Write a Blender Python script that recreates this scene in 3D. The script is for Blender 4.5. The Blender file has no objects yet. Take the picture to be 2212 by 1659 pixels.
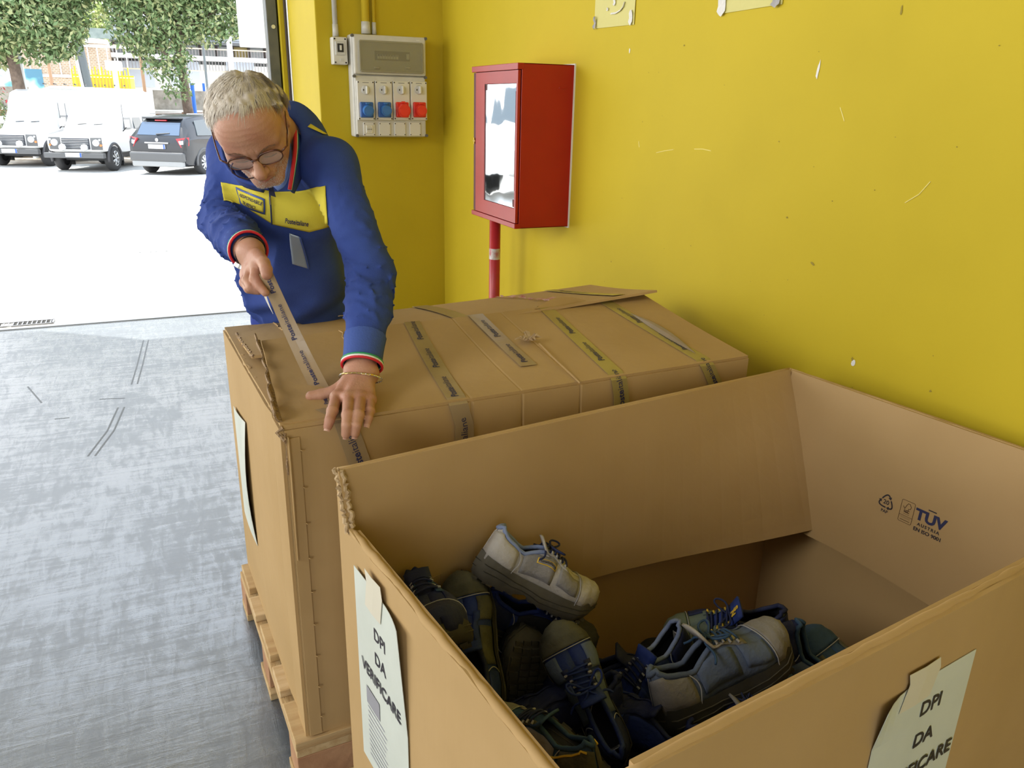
import bpy, bmesh, math, random
import numpy as np
from math import pi, sin, cos, radians, sqrt
from mathutils import Vector, Matrix
from mathutils.bvhtree import BVHTree

random.seed(7)
rng = np.random.default_rng(7)
sc = bpy.context.scene
COL = sc.collection

# ------------------------------------------------------------------ camera
FPX, PITCH, ROLL, YAW, CAMH = 1701.2, radians(19.502), radians(1.196), radians(24.327), 1.52
_cp, _sp, _cr, _sr = cos(PITCH), sin(PITCH), cos(ROLL), sin(ROLL)
YM = np.array([[cos(YAW), sin(YAW), 0], [-sin(YAW), cos(YAW), 0], [0, 0, 1]])
_r = np.array([1., 0, 0]); _u = np.array([0, _sp, _cp]); _f = np.array([0, _cp, -_sp])
RT = YM @ (_cr*_r + _sr*_u); UP = YM @ (-_sr*_r + _cr*_u); FW = YM @ _f
CO = np.array([0., 0., CAMH])
cam_d = bpy.data.cameras.new('camera'); cam = bpy.data.objects.new('camera', cam_d); COL.objects.link(cam)
cam_d.sensor_width = 36; cam_d.lens = 36*FPX/2212; cam_d.clip_start = .05; cam_d.clip_end = 400
m = Matrix.Identity(4)
for i in range(3):
    m[i][0] = RT[i]; m[i][1] = UP[i]; m[i][2] = -FW[i]; m[i][3] = CO[i]
cam.matrix_world = m
sc.camera = cam

# surveying helpers: real points in the room, measured along the photographer's sight lines
def ray(x, y): return FW + RT*((x-1106)/FPX) - UP*((y-829.5)/FPX)
def pt(x, y, t): return CO + ray(x, y)*t
def pl(x, y, ax, v):
    d = ray(x, y); return CO + d*((v-CO[ax])/d[ax])

# ------------------------------------------------------------------ light
sc.view_settings.view_transform = 'Standard'; sc.view_settings.look = 'None'
sc.view_settings.gamma = 1; sc.view_settings.use_curve_mapping = False
sc.view_settings.exposure = 0.0
sc.cycles.caustics_reflective = False; sc.cycles.caustics_refractive = False
w = bpy.data.worlds.new('sky'); sc.world = w; w.use_nodes = True
nt = w.node_tree; nt.nodes.clear()
bg = nt.nodes.new('ShaderNodeBackground'); wo = nt.nodes.new('ShaderNodeOutputWorld')
tc = nt.nodes.new('ShaderNodeTexCoord'); sx = nt.nodes.new('ShaderNodeSeparateXYZ')
rp = nt.nodes.new('ShaderNodeValToRGB')
rp.color_ramp.elements[0].position = 0.0; rp.color_ramp.elements[0].color = (1.0, .98, .94, 1)
rp.color_ramp.elements[1].position = 0.7; rp.color_ramp.elements[1].color = (.72, .84, 1.0, 1)
nt.links.new(tc.outputs['Generated'], sx.inputs[0]); nt.links.new(sx.outputs[2], rp.inputs[0])
nt.links.new(rp.outputs[0], bg.inputs[0]); bg.inputs[1].default_value = 3.0
nt.links.new(bg.outputs[0], wo.inputs[0])

sun_d = bpy.data.lights.new('sun', 'SUN'); sun = bpy.data.objects.new('sun', sun_d); COL.objects.link(sun)
sun_d.energy = 9.0; sun_d.angle = radians(.6); sun_d.color = (1, .96, .88)
SUN_TO = Vector((-.25, .38, 1.10)).normalized()
sun.rotation_euler = SUN_TO.to_track_quat('Z', 'Y').to_euler(); sun.location = (-3, 12, 12)

def area(name, loc, to, sx_, sy_, power, col=(1, 1, 1)):
    d = bpy.data.lights.new(name, 'AREA'); d.shape = 'RECTANGLE'; d.size = sx_; d.size_y = sy_; d.energy = power; d.color = col
    o = bpy.data.objects.new(name, d); COL.objects.link(o); o.location = loc
    o.rotation_euler = (Vector(loc)-Vector(to)).to_track_quat('Z', 'Y').to_euler(); return o
# daylight entering by the loading door to the left of the view and the one behind it
area('door_daylight', (-4.6, 4.7, 1.8), (1.0, 1.5, .7), 3.4, 2.4, 140, (1, .97, .93))
area('added_upper_left_light', (-3.3, .5, 2.9), (.6, .9, .6), 1.7, 1.3, 72, (1, .97, .92))  # added area lamp for light from the upper left; no window stands there
area('rear_door_daylight', (-2.5, -4.5, 2.8), (.8, 1.5, .8), 4.0, 2.6, 22, (1, .95, .88))

# ------------------------------------------------------------------ materials
MATS = {}
def mat(name, col, rough=.6, metal=0., var=None, vs=6., vd=4., bump=0., bs=40., spec=.5, emit=None, trans=0., alpha=1., stretch=None, coat=0.):
    if name in MATS: return MATS[name]
    M = bpy.data.materials.new(name); M.use_nodes = True; n = M.node_tree.nodes; l = M.node_tree.links
    b = n['Principled BSDF']
    b.inputs['Base Color'].default_value = (*col, 1); b.inputs['Roughness'].default_value = rough
    b.inputs['Metallic'].default_value = metal; b.inputs['Specular IOR Level'].default_value = spec
    b.inputs['Transmission Weight'].default_value = trans; b.inputs['Alpha'].default_value = alpha
    b.inputs['Coat Weight'].default_value = coat
    if var or bump:
        t = n.new('ShaderNodeTexCoord'); mp = n.new('ShaderNodeMapping'); l.new(t.outputs['Object'], mp.inputs[0])
        if stretch: mp.inputs['Scale'].default_value = stretch
    if var:
        nz = n.new('ShaderNodeTexNoise'); nz.inputs['Scale'].default_value = vs; nz.inputs['Detail'].default_value = vd
        l.new(mp.outputs[0], nz.inputs[0])
        r = n.new('ShaderNodeValToRGB'); r.color_ramp.elements[0].color = (*col, 1); r.color_ramp.elements[1].color = (*var, 1)
        r.color_ramp.elements[0].position = .38; r.color_ramp.elements[1].position = .68
        l.new(nz.outputs[0], r.inputs[0]); l.new(r.outputs[0], b.inputs['Base Color'])
    if bump:
        nb = n.new('ShaderNodeTexNoise'); nb.inputs['Scale'].default_value = bs; nb.inputs['Detail'].default_value = 5
        l.new(mp.outputs[0], nb.inputs[0])
        bn = n.new('ShaderNodeBump'); bn.inputs['Strength'].default_value = bump; bn.inputs['Distance'].default_value = .01
        l.new(nb.outputs[0], bn.inputs['Height']); l.new(bn.outputs[0], b.inputs['Normal'])
    if emit:
        b.inputs['Emission Color'].default_value = (*emit[0], 1); b.inputs['Emission Strength'].default_value = emit[1]
    MATS[name] = M; return M

def node(M, typ, **kw):
    x = M.node_tree.nodes.new(typ)
    for k, v in kw.items(): setattr(x, k, v)
    return x

# ------------------------------------------------------------------ mesh helpers
class MB:
    def __init__(s): s.v = []; s.f = []
    def add(s, vs, fs):
        o = len(s.v); s.v += [tuple(float(c) for c in p) for p in vs]; s.f += [tuple(i+o for i in f) for f in fs]; return s
    def box(s, c, d, M=None):
        hx, hy, hz = d[0]/2, d[1]/2, d[2]/2
        vs = [(c[0]+a*hx, c[1]+b*hy, c[2]+e*hz) for a in (-1, 1) for b in (-1, 1) for e in (-1, 1)]
        if M is not None: vs = [M @ Vector(p) for p in vs]
        return s.add(vs, [(0, 1, 3, 2), (4, 6, 7, 5), (0, 4, 5, 1), (2, 3, 7, 6), (0, 2, 6, 4), (1, 5, 7, 3)])
    def cyl(s, p0, p1, r0, r1=None, n=16, cap=True):
        r1 = r0 if r1 is None else r1
        p0 = Vector(p0); p1 = Vector(p1); d = (p1-p0).normalized()
        a = d.orthogonal().normalized(); b = d.cross(a)
        vs = []
        for p, r in ((p0, r0), (p1, r1)):
            vs += [p+(a*cos(2*pi*i/n)+b*sin(2*pi*i/n))*r for i in range(n)]
        fs = [(i, (i+1) % n, n+(i+1) % n, n+i) for i in range(n)]
        if cap: fs += [tuple(range(n-1, -1, -1)), tuple(range(n, 2*n))]
        return s.add(vs, fs)
    def tube(s, path, r, n=8, cap=True, flat=1.0, closed=False):
        path = [Vector(p) for p in path]; m_ = len(path)
        rs = r if isinstance(r, (list, tuple)) else [r]*m_
        vs = []; a = None
        for i, p in enumerate(path):
            q0 = path[i-1] if (i > 0 or closed) else path[0]; q1 = path[(i+1) % m_] if (i < m_-1 or closed) else path[-1]
            d = (q1-q0).normalized()
            a = d.orthogonal().normalized() if a is None else (a-d*a.dot(d)).normalized()
            b = d.cross(a)
            vs += [p+(a*cos(2*pi*k/n)+b*sin(2*pi*k/n)*flat)*rs[i] for k in range(n)]
        fs = []
        for i in range(m_ if closed else m_-1):
            j = (i+1) % m_
            for k in range(n): fs.append((i*n+k, i*n+(k+1) % n, j*n+(k+1) % n, j*n+k))
        if cap and not closed: fs += [tuple(range(n-1, -1, -1)), tuple(range((m_-1)*n, m_*n))]
        return s.add(vs, fs)
    def sphere(s, c, r, n=12, m_=8):
        r = (r, r, r) if not isinstance(r, (tuple, list)) else r
        vs = [(c[0], c[1], c[2]-r[2])]
        for j in range(1, m_):
            t = -pi/2+pi*j/m_
            vs += [(c[0]+r[0]*cos(t)*cos(2*pi*i/n), c[1]+r[1]*cos(t)*sin(2*pi*i/n), c[2]+r[2]*sin(t)) for i in range(n)]
        vs.append((c[0], c[1], c[2]+r[2])); fs = []
        for i in range(n): fs.append((0, 1+(i+1) % n, 1+i))
        for j in range(m_-2):
            for i in range(n): fs.append((1+j*n+i, 1+j*n+(i+1) % n, 1+(j+1)*n+(i+1) % n, 1+(j+1)*n+i))
        t = len(vs)-1; o = 1+(m_-2)*n
        for i in range(n): fs.append((o+i, o+(i+1) % n, t))
        return s.add(vs, fs)
    def prism(s, poly, h0, h1, M=None, plane='xy'):
        n = len(poly); vs = []
        for h in (h0, h1):
            for a, b in poly:
                p = {'xy': (a, b, h), 'xz': (a, h, b), 'yz': (h, a, b)}[plane]
                vs.append(M @ Vector(p) if M is not None else p)
        return s.add(vs, [tuple(range(n)), tuple(range(2*n-1, n-1, -1))]+[(i, i+n, (i+1) % n+n, (i+1) % n) for i in range(n)])
    def grid(s, fn, us, vs_):
        P = [fn(u, v) for u in us for v in vs_]; k = len(vs_)
        return s.add(P, [(i*k+j, (i+1)*k+j, (i+1)*k+j+1, i*k+j+1) for i in range(len(us)-1) for j in range(k-1)])
    def slab(s, fn, us, vs_, th):
        """a sheet of thickness th: fn(u, v) -> point, closed at its four edges"""
        e = 1e-3; A = []; B = []
        for u in us:
            for v in vs_:
                p = Vector(fn(u, v)); du = Vector(fn(u+e, v))-p; dv = Vector(fn(u, v+e))-p
                nn = du.cross(dv); nn = nn.normalized() if nn.length > 0 else Vector((0, 0, 1))
                A.append(p+nn*th/2); B.append(p-nn*th/2)
        k = len(vs_); q = len(us); N = k*q; fs = []
        for i in range(q-1):
            for j in range(k-1):
                a = i*k+j; fs.append((a, a+k, a+k+1, a+1)); fs.append((N+a, N+a+1, N+a+k+1, N+a+k))
        for i in range(q-1):
            a = i*k; fs.append((a, N+a, N+a+k, a+k)); a = i*k+k-1; fs.append((a, a+k, N+a+k, N+a))
        for j in range(k-1):
            fs.append((j, j+1, N+j+1, N+j)); a = (q-1)*k+j; fs.append((a, N+a, N+a+1, a+1))
        return s.add(A+B, fs)
    def xf(s, M): s.v = [tuple(M @ Vector(p)) for p in s.v]; return s
    def build(s, name, mt, parent=None, smooth=False, bevel=0, label=None, seg=2):
        me = bpy.data.meshes.new(name); me.from_pydata(s.v, [], s.f); me.update()
        o = bpy.data.objects.new(name, me); COL.objects.link(o)
        if mt is not None: me.materials.append(mt)
        if smooth: me.polygons.foreach_set('use_smooth', [True]*len(me.polygons))
        if bevel:
            b = o.modifiers.new('bevel', 'BEVEL'); b.width = bevel; b.segments = seg; b.limit_method = 'ANGLE'; b.angle_limit = radians(35)
        if parent is not None: attach(o, parent)
        if label: o['label'] = label
        return o

def attach(o, parent):
    """keep world-space vertices: parent empties sit at their own base point"""
    o.parent = parent
    o.matrix_parent_inverse = world(parent).inverted()
def world(o):
    M = o.matrix_basis.copy()
    if o.parent is not None: M = world(o.parent) @ o.matrix_parent_inverse @ M
    return M

def thing(name, label, cat, loc=(0, 0, 0), group=None):
    o = bpy.data.objects.new(name, None); COL.objects.link(o); o.location = loc; o.empty_display_size = .1
    o['label'] = label; o['category'] = cat
    if group: o['group'] = group
    return o
def tag(o, label, cat, group=None, kind=None):
    o['label'] = label; o['category'] = cat
    if group: o['group'] = group
    if kind: o['kind'] = kind
    return o
def struct(o, label=None):
    o['kind'] = 'structure'
    if label: o['label'] = label
    return o
def empty_struct(name, loc=(0, 0, 0)):
    o = bpy.data.objects.new(name, None); COL.objects.link(o); o.location = loc; o['kind'] = 'structure'; return o

def frame(o, x, y, z=None):
    """matrix with origin o, x along x, y close to y"""
    x = Vector(x).normalized(); y = Vector(y); z = x.cross(y).normalized() if z is None else Vector(z); y = z.cross(x).normalized()
    M = Matrix.Identity(4)
    for i in range(3): M[i][0] = x[i]; M[i][1] = y[i]; M[i][2] = z[i]; M[i][3] = o[i]
    return M

def text_mesh(s, size, bold=0., align='CENTER', spacing=1.0, shear=0.):
    c = bpy.data.curves.new('txt', 'FONT'); c.body = s; c.size = size; c.align_x = align; c.align_y = 'CENTER'; c.offset = bold
    c.space_character = spacing; c.shear = shear; c.resolution_u = 3; c.fill_mode = 'FRONT'
    o = bpy.data.objects.new('txt', c); COL.objects.link(o)
    dg = bpy.context.evaluated_depsgraph_get(); dg.update()
    me = bpy.data.meshes.new_from_object(o.evaluated_get(dg))
    vs = [tuple(v.co) for v in me.vertices]; fs = [tuple(p.vertices) for p in me.polygons]
    bpy.data.objects.remove(o); bpy.data.curves.remove(c); bpy.data.meshes.remove(me)
    return vs, fs
def text(s, size, M, mt, parent, name='lettering', bold=0., align='CENTER', spacing=1., sx_=1.):
    vs, fs = text_mesh(s, size, bold, align, spacing)
    mb = MB(); mb.add([M @ Vector((v[0]*sx_, v[1], 0)) for v in vs], fs)
    return mb.build(name, mt, parent)

# ================================================================== THE SETTING
YB = 4.589      # back wall plane
XR = 1.60       # right wall plane
YT = 6.13       # door threshold
yel = mat('yellow_paint', (.58, .445, .022), .65, var=(.53, .405, .018), vs=1.7, bump=.05, bs=22, spec=.22)
white_plaster = mat('white_plaster', (.74, .74, .72), .7, var=(.66, .66, .64), vs=3)

def floor_material():
    M = mat('grey_floor_paint', (.15, .168, .182), .42, spec=.9)
    n = M.node_tree.nodes; l = M.node_tree.links; b = n['Principled BSDF']
    t = n.new('ShaderNodeTexCoord')
    def nz(scale, det, st, rot=0, dist=0.):
        mp = n.new('ShaderNodeMapping'); mp.inputs['Scale'].default_value = st; mp.inputs['Rotation'].default_value = (0, 0, rot)
        x = n.new('ShaderNodeTexNoise'); x.inputs['Scale'].default_value = scale; x.inputs['Detail'].default_value = det; x.inputs['Roughness'].default_value = .68
        x.inputs['Distortion'].default_value = dist
        l.new(t.outputs['Object'], mp.inputs[0]); l.new(mp.outputs[0], x.inputs[0]); return x
    a = nz(2.0, 10, (1, 1, 1), 0, .6); s = nz(4, 12, (1, 7, 1), .08, .9); s2 = nz(6, 12, (5, 1, 1), .75, .8); g = nz(60, 3, (1, 1, 1))
    mul = n.new('ShaderNodeMath'); mul.operation = 'ADD'; l.new(s.outputs[0], mul.inputs[0]); l.new(s2.outputs[0], mul.inputs[1])
    ad = n.new('ShaderNodeMath'); ad.operation = 'ADD'; l.new(mul.outputs[0], ad.inputs[0]); l.new(a.outputs[0], ad.inputs[1])
    dv = n.new('ShaderNodeMath'); dv.operation = 'MULTIPLY'; dv.inputs[1].default_value = .333; l.new(ad.outputs[0], dv.inputs[0])
    r = n.new('ShaderNodeValToRGB'); e = r.color_ramp.elements
    e[0].position = .45; e[0].color = (.058, .070, .084, 1); e[1].position = .56; e[1].color = (.135, .152, .17, 1)
    l.new(dv.outputs[0], r.inputs[0]); l.new(r.outputs[0], b.inputs['Base Color'])
    rr = n.new('ShaderNodeMapRange'); rr.inputs[1].default_value = .46; rr.inputs[2].default_value = .55
    rr.inputs[3].default_value = .36; rr.inputs[4].default_value = .18; b.inputs['IOR'].default_value = 1.85
    l.new(dv.outputs[0], rr.inputs[0]); l.new(rr.outputs[0], b.inputs['Roughness'])
    bn = n.new('ShaderNodeBump'); bn.inputs['Strength'].default_value = .35; bn.inputs['Distance'].default_value = .008
    l.new(dv.outputs[0], bn.inputs['Height'])
    b2 = n.new('ShaderNodeBump'); b2.inputs['Strength'].default_value = .05; b2.inputs['Distance'].default_value = .002
    l.new(g.outputs[0], b2.inputs['Height']); l.new(bn.outputs[0], b2.inputs['Normal']); l.new(b2.outputs[0], b.inputs['Normal'])
    return M
struct(MB().box((-3.1, (YT-5.5)/2, -.05), (9.8, YT+5.5, .1)).build('floor', floor_material()))
# a few long tyre scuffs and joint lines on the floor, worn thin
scuff = mat('floor_scuff', (.12, .13, .14), .5)
flo = bpy.data.objects['floor']
for pts in ([(310, 735), (296, 790), (284, 830)], [(255, 880), (232, 930), (190, 985)], [(60, 835), (90, 870)], [(118, 905), (150, 902)], [(215, 862), (270, 860)]):
    P = [pl(x, y, 2, .0006) for x, y in pts]
    mb = MB()
    for off in ((0, .03) if len(pts) > 2 else (0,)):
        for a, b in zip(P[:-1], P[1:]):
            d = (b-a)/np.linalg.norm(b-a); nn = np.array([-d[1], d[0], 0])
            q = [a+nn*(off-.004), b+nn*(off-.004), b+nn*(off+.004), a+nn*(off+.004)]
            mb.add(q, [(0, 1, 2, 3)])
    mb.build('floor_scuff', scuff, flo)

wr = struct(MB().box((XR+.1, (YB+.1-5.5)/2, 2.1), (.2, YB+5.6, 4.2)).build('wall_right', yel))
wb = struct(MB().box(((.892+1.8)/2, YB+.42, 2.1), (.908, .84, 4.2)).build('wall_back', yel, bevel=.006))
struct(MB().box((-7.2, YB+.42, 2.1), (1.6, .84, 4.2)).build('wall_back', yel))
struct(MB().box((-2.75, YB+.6, 3.9), (7.3, .4, .6)).build('trim_1', yel, label='yellow lintel over the loading door'))
wl = MB(); wl.box((-8.1, -2.9, 2.1), (.2, 5.2, 4.2)); wl.box((-8.1, 4.6, 2.1), (.2, 1.6, 4.2)); wl.box((-8.1, 1.8, 3.9), (.2, 4.1, .6))
struct(wl.build('wall_left', yel))
wf = MB(); wf.box((-6.6, -5.4, 2.1), (2.9, .2, 4.2)); wf.box((.8, -5.4, 2.1), (1.8, .2, 4.2)); wf.box((-2.6, -5.4, 3.95), (5.1, .2, .5))
struct(wf.build('wall_front', white_plaster))
# roof slab running out as a canopy over the dock (its edge makes the shadow line on the floor)
offx, offy = SUN_TO.x/SUN_TO.z*4.2, SUN_TO.y/SUN_TO.z*4.2
poly = [(-8.2, -5.5), (3.2, -5.5), (3.2, 5.6+offy), (-.15+offx, 5.58+offy), (-.8+offx, 6.05+offy), (-3.5+offx, 6.5+offy), (-8.2, 6.5+offy)]
struct(MB().prism(poly, 4.2, 4.4).build('ceiling', mat('grey_concrete_ceiling', (.30, .30, .29), .8)))

# door rails at the far end of the reveal
rail = mat('dark_rail_metal', (.10, .11, .12), .4, .7, var=(.15, .155, .16), vs=9)
brown = mat('brown_seal', (.06, .04, .03), .6)
galv = mat('bright_steel', (.72, .73, .73), .3, .9)
dg_ = empty_struct('door_1', (.8, 5.5, 0))
def px_strip(name, x0, x1, y, mt, dy=.06, z1=4.15):
    a = pl(x0, 60, 1, y)[0]; b = pl(x1, 60, 1, y)[0]
    return MB().box(((a+b)/2, y+dy/2, z1/2), (b-a, dy, z1)).build(name, mt, dg_, bevel=.004)
px_strip('guide_rail', 577, 600, 5.52, rail, .12)
px_strip('rail_groove', 600, 605, 5.56, brown, .06)
px_strip('yellow_jamb_strip', 605, 616, 5.48, yel, .1)
px_strip('rubber_seal', 616, 622, 5.46, brown, .1)
px_strip('steel_edge', 622, 626, 5.43, galv, .08)
for z in (1.95, 1.2, .5):
    c = pl(592, 80, 1, 5.51); MB().cyl((c[0], 5.525, z), (c[0], 5.505, z), .012, n=12).build('rail_bolt', galv, dg_)
# white boarding hanging from the canopy just outside
a = pl(521, 100, 1, 8.7); b = pl(583, 108, 1, 8.7)
wp = MB().box(((a[0]+b[0])/2, 8.76, (a[2]+4.2)/2), (b[0]-a[0], .12, 4.2-a[2])).build('hanging_panel', mat('white_board', (.85, .85, .83), .5), bevel=.006)
tag(wp, 'white board hanging from the canopy just outside the dark door rail', 'panel')

# threshold slot and dock edge
thr = MB().box((-3.55, YT+.02, .002), (8.9, .035, .012)).build('trim_2', mat('threshold_steel', (.28, .29, .3), .4, .8), label='steel threshold strip across the loading door')
struct(thr)

# ---- yard: concrete falling gently away from the dock
def gz(y): return -.42*min(max((y-YT)/(24-YT), 0), 1)+.0*max(y-30, 0)
ys = [YT, 7, 8, 10, 13, 17, 24, 31, 45, 90]
yard_m = mat('pale_concrete', (.60, .59, .56), .8, var=(.52, .51, .48), vs=9, vd=8, bump=.15, bs=60)
yd = MB().grid(lambda u, v: (u, v, gz(v)), [-70, -30, -10, -3, 3, 10, 30, 60], ys).build('ground', yard_m); struct(yd)
# painted white line by the grating
P = [pl(x, y, 2, .003) for x, y in [(0, 706), (24, 706), (62, 618), (40, 618)]]
MB().add([(p[0], p[1], gz(p[1])+.004) for p in P], [(0, 1, 2, 3)]).build('painted_line', mat('road_paint', (.82, .82, .8), .6), yd)
# drain grating
gr = thing('drain_grating', 'small steel drain grating in the concrete beside the door threshold, at left', 'grating', (-.9, 6.23, 0))
gm = mat('grating_steel', (.22, .22, .23), .45, .7)
MB().box((-.93, 6.24, .003), (.36, .012, .008)).box((-.93, 6.34, .003), (.36, .012, .008)).box((-1.105, 6.29, .003), (.012, .11, .008)).box((-.755, 6.29, .003), (.012, .11, .008)).build('frame', gm, gr)
for i in range(12): MB().box((-1.09+i*.029, 6.29, .002), (.009, .09, .006)).build('bar', gm, gr)
MB().box((-.93, 6.29, -.004), (.34, .09, .004)).build('pit', mat('pit_dark', (.02, .02, .02), .9), gr)
# slotted gully further out
c0 = pl(338, 549, 2, -.1)
gu = thing('gully_cover', 'slotted gully cover set in the sunlit yard, left of the man', 'drain', (c0[0], c0[1], gz(c0[1])))
MB().box((c0[0], c0[1], gz(c0[1])+.002), (.42, .12, .012)).build('plate', mat('gully_plate', (.62, .61, .58), .7), gu, bevel=.003)
for i in range(7): MB().cyl((c0[0]-.16+i*.053, c0[1]-.02, gz(c0[1])+.006), (c0[0]-.16+i*.053, c0[1]-.02, gz(c0[1])+.0095), .014, n=10).build('slot', mat('slot_dark', (.03, .03, .03), .9), gu)

# ---- marks on the right wall
chipm = mat('bare_plaster', (.80, .79, .74), .8)
darkm = mat('wall_dirt', (.33, .25, .03), .8)
palem = mat('pale_scratch', (.86, .76, .25), .6)
def blotch(px_, py_, w_, h_, mt, name='paint_chip', rot=0, n=11, lift=.0012, seed=0):
    c = pl(px_, py_, 0, XR-lift); r_ = random.Random(seed+px_*7+py_)
    vs = []
    for i in range(n):
        a = 2*pi*i/n; k = r_.uniform(.65, 1.15); y = cos(a)*w_*k; z = sin(a)*h_*k
        vs.append((c[0], c[1]+y*cos(rot)-z*sin(rot), c[2]+y*sin(rot)+z*cos(rot)))
    mb = MB(); mb.add(vs+[(c[0]-.0006, c[1], c[2])], [(i, (i+1) % n, n) for i in range(n)])
    return mb.build(name, mt, wr)
blotch(1767, 152, .0045, .026, chipm, rot=.12); blotch(1360, 109, .004, .010, chipm); blotch(1843, 783, .007, .009, chipm); blotch(1841, 776, .004, .006, darkm)
blotch(1947, 22, .003, .013, darkm); blotch(1478, 98, .004, .003, darkm); blotch(2110, 940, .004, .004, darkm); blotch(2010, 845, .004, .003, darkm)
blotch(1755, 570, .008, .004, darkm, rot=.4); blotch(1700, 470, .004, .003, darkm); blotch(1320, 565, .003, .003, darkm)
for arc in ([(1418, 330), (1435, 326), (1455, 323)], [(1500, 322), (1518, 322), (1536, 326)], [(1815, 232), (1820, 248), (1824, 262)], [(1955, 438), (1985, 420), (2010, 392)], [(1380, 305), (1381, 318)]):
    MB().tube([pl(x, y, 0, XR-.0006) for x, y in arc], .0013, 5).build('scratch', palem, wr)
# shallow patched cable chase left of the cabinet and in the corner
for i in range(26):
    blotch(random.uniform(1270, 2180), random.uniform(60, 880), random.uniform(.001, .0025), random.uniform(.001, .0025), darkm, 'speck', n=6, seed=i)

# ---- torn paper notices
def notice(name, pxs, label, marks):
    a = pl(*pxs[0], 0, XR-.002); b = pl(*pxs[1], 0, XR-.002)      # bottom-left, bottom-right seen from the room
    h = .25
    t = thing(name, label, 'paper', ((a[0]), (a[1]+b[1])/2, a[2]), 'faded notices glued high on the right wall')
    def S(u, v):
        p = a*(1-u)+b*u; return (XR-.002-.0015*sin(u*7+v*5)**2, p[1], p[2]+v*h)
    MB().slab(S, [i/8 for i in range(9)], [i/8 for i in range(9)], .0008).build('sheet', mat('faded_paper', (.66, .61, .22), .7), t)
    for nm, x, y, w_, hh, k in marks:
        c = pl(x, y, 0, XR-.005); n = 12
        vs = [(c[0]-.004*k*abs(sin(i)), c[1]+w_*cos(2*pi*i/n)*(1+.15*sin(3*i)), c[2]+hh*sin(2*pi*i/n)) for i in range(n)]
        mb = MB(); mb.add(vs+[(c[0]-.003, c[1], c[2])], [(i, (i+1) % n, n) for i in range(n)]); mb.build(nm, mat('torn_white', (.78, .77, .74), .8) if k < 2 else mat('torn_grey', (.42, .41, .42), .8), t)
    return t
n1 = notice('paper_notice', [(1284, 62), (1370, 53)], 'faded yellowish notice with white glue arcs, above the red cabinet', [('glue_spot', 1363, 38, .012, .026, 1), ('torn_corner', 1286, 50, .009, .024, 2), ('glue_spot', 1328, 5, .008, .012, 1), ('glue_spot', 1313, 20, .006, .006, 1)])
P = [pl(x, y, 0, XR-.006) for x, y in [(1320, 29), (1330, 28), (1340, 22), (1346, 14), (1349, 4)]]
MB().tube(P, .005, 6, flat=.4).build('glue_arc', mat('torn_white', (.78, .77, .74), .8), n1)
n2 = notice('paper_notice', [(1550, 31), (1690, 9)], 'faded yellowish notice cut off by the top edge, right of the other one', [('glue_spot', 1560, 12, .019, .03, 1), ('torn_corner', 1678, 1, .016, .018, 2)])

# ---- conduits on the back wall
yp = mat('yellow_pipe_paint', (.74, .56, .04), .4)
gp = mat('grey_plastic', (.62, .62, .60), .45)
def conduit(name, x, r, z0, mt, label, cuff=.0):
    t = thing(name, label, 'pipe', (x, YB-r, z0))
    MB().cyl((x, YB-r-.004, z0+.0), (x, YB-r-.004, 4.2), r, n=18).build('pipe', mt, t, smooth=True)
    MB().cyl((x, YB-r-.004, z0-.005), (x, YB-r-.004, z0+.055), r*1.22, r*1.12, n=18).build('collar', gp, t, smooth=True)
    MB().box((x, YB-.012, z0+.6), (r*2.6, .02, .02)).build('clip', gp, t, bevel=.003)
conduit('conduit', 1.155, .021, 1.872, yp, 'thick yellow conduit entering the top of the distribution board')
conduit('conduit', 1.203, .0105, 1.872, yp, 'thin yellow conduit right of the thick one above the distribution board')
conduit('conduit', .992, .0135, 1.852, gp, 'light grey conduit running down to the small breaker box')

# ---- small breaker box
x0, x1, z0, z1 = .962, 1.040, 1.706, 1.842
bb = thing('breaker_box', 'small grey single breaker box on the yellow wall left of the distribution board', 'electrical box', ((x0+x1)/2, YB, z0))
pg = mat('panel_grey', (.66, .65, .60), .45, var=(.6, .59, .54), vs=12)
pg2 = mat('panel_light', (.72, .71, .66), .4)
blk = mat('black_plastic', (.02, .02, .022), .4)
MB().box(((x0+x1)/2, YB-.035, (z0+z1)/2), (x1-x0, .07, z1-z0)).build('body', pg2, bb, bevel=.006)
cx_, cz_ = (x0+x1)/2, (z0+z1)/2
MB().box((cx_, YB-.073, cz_+.012), (.052, .01, .068)).build('window_frame', gp, bb, bevel=.003)
MB().box((cx_, YB-.079, cz_+.014), (.032, .004, .042)).build('breaker', blk, bb)
MB().box((cx_, YB-.084, cz_+.014), (.009, .012, .024)).build('lever', pg2, bb)
MB().box((cx_+.006, YB-.072, cz_-.045), (.016, .006, .014)).build('button', gp, bb)
for a in (-1, 1):
    for b in (-1, 1): MB().cyl((cx_+a*.028, YB-.069, cz_+b*.058), (cx_+a*.028, YB-.073, cz_+b*.058), .0045, n=8).build('screw', blk, bb)

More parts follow.
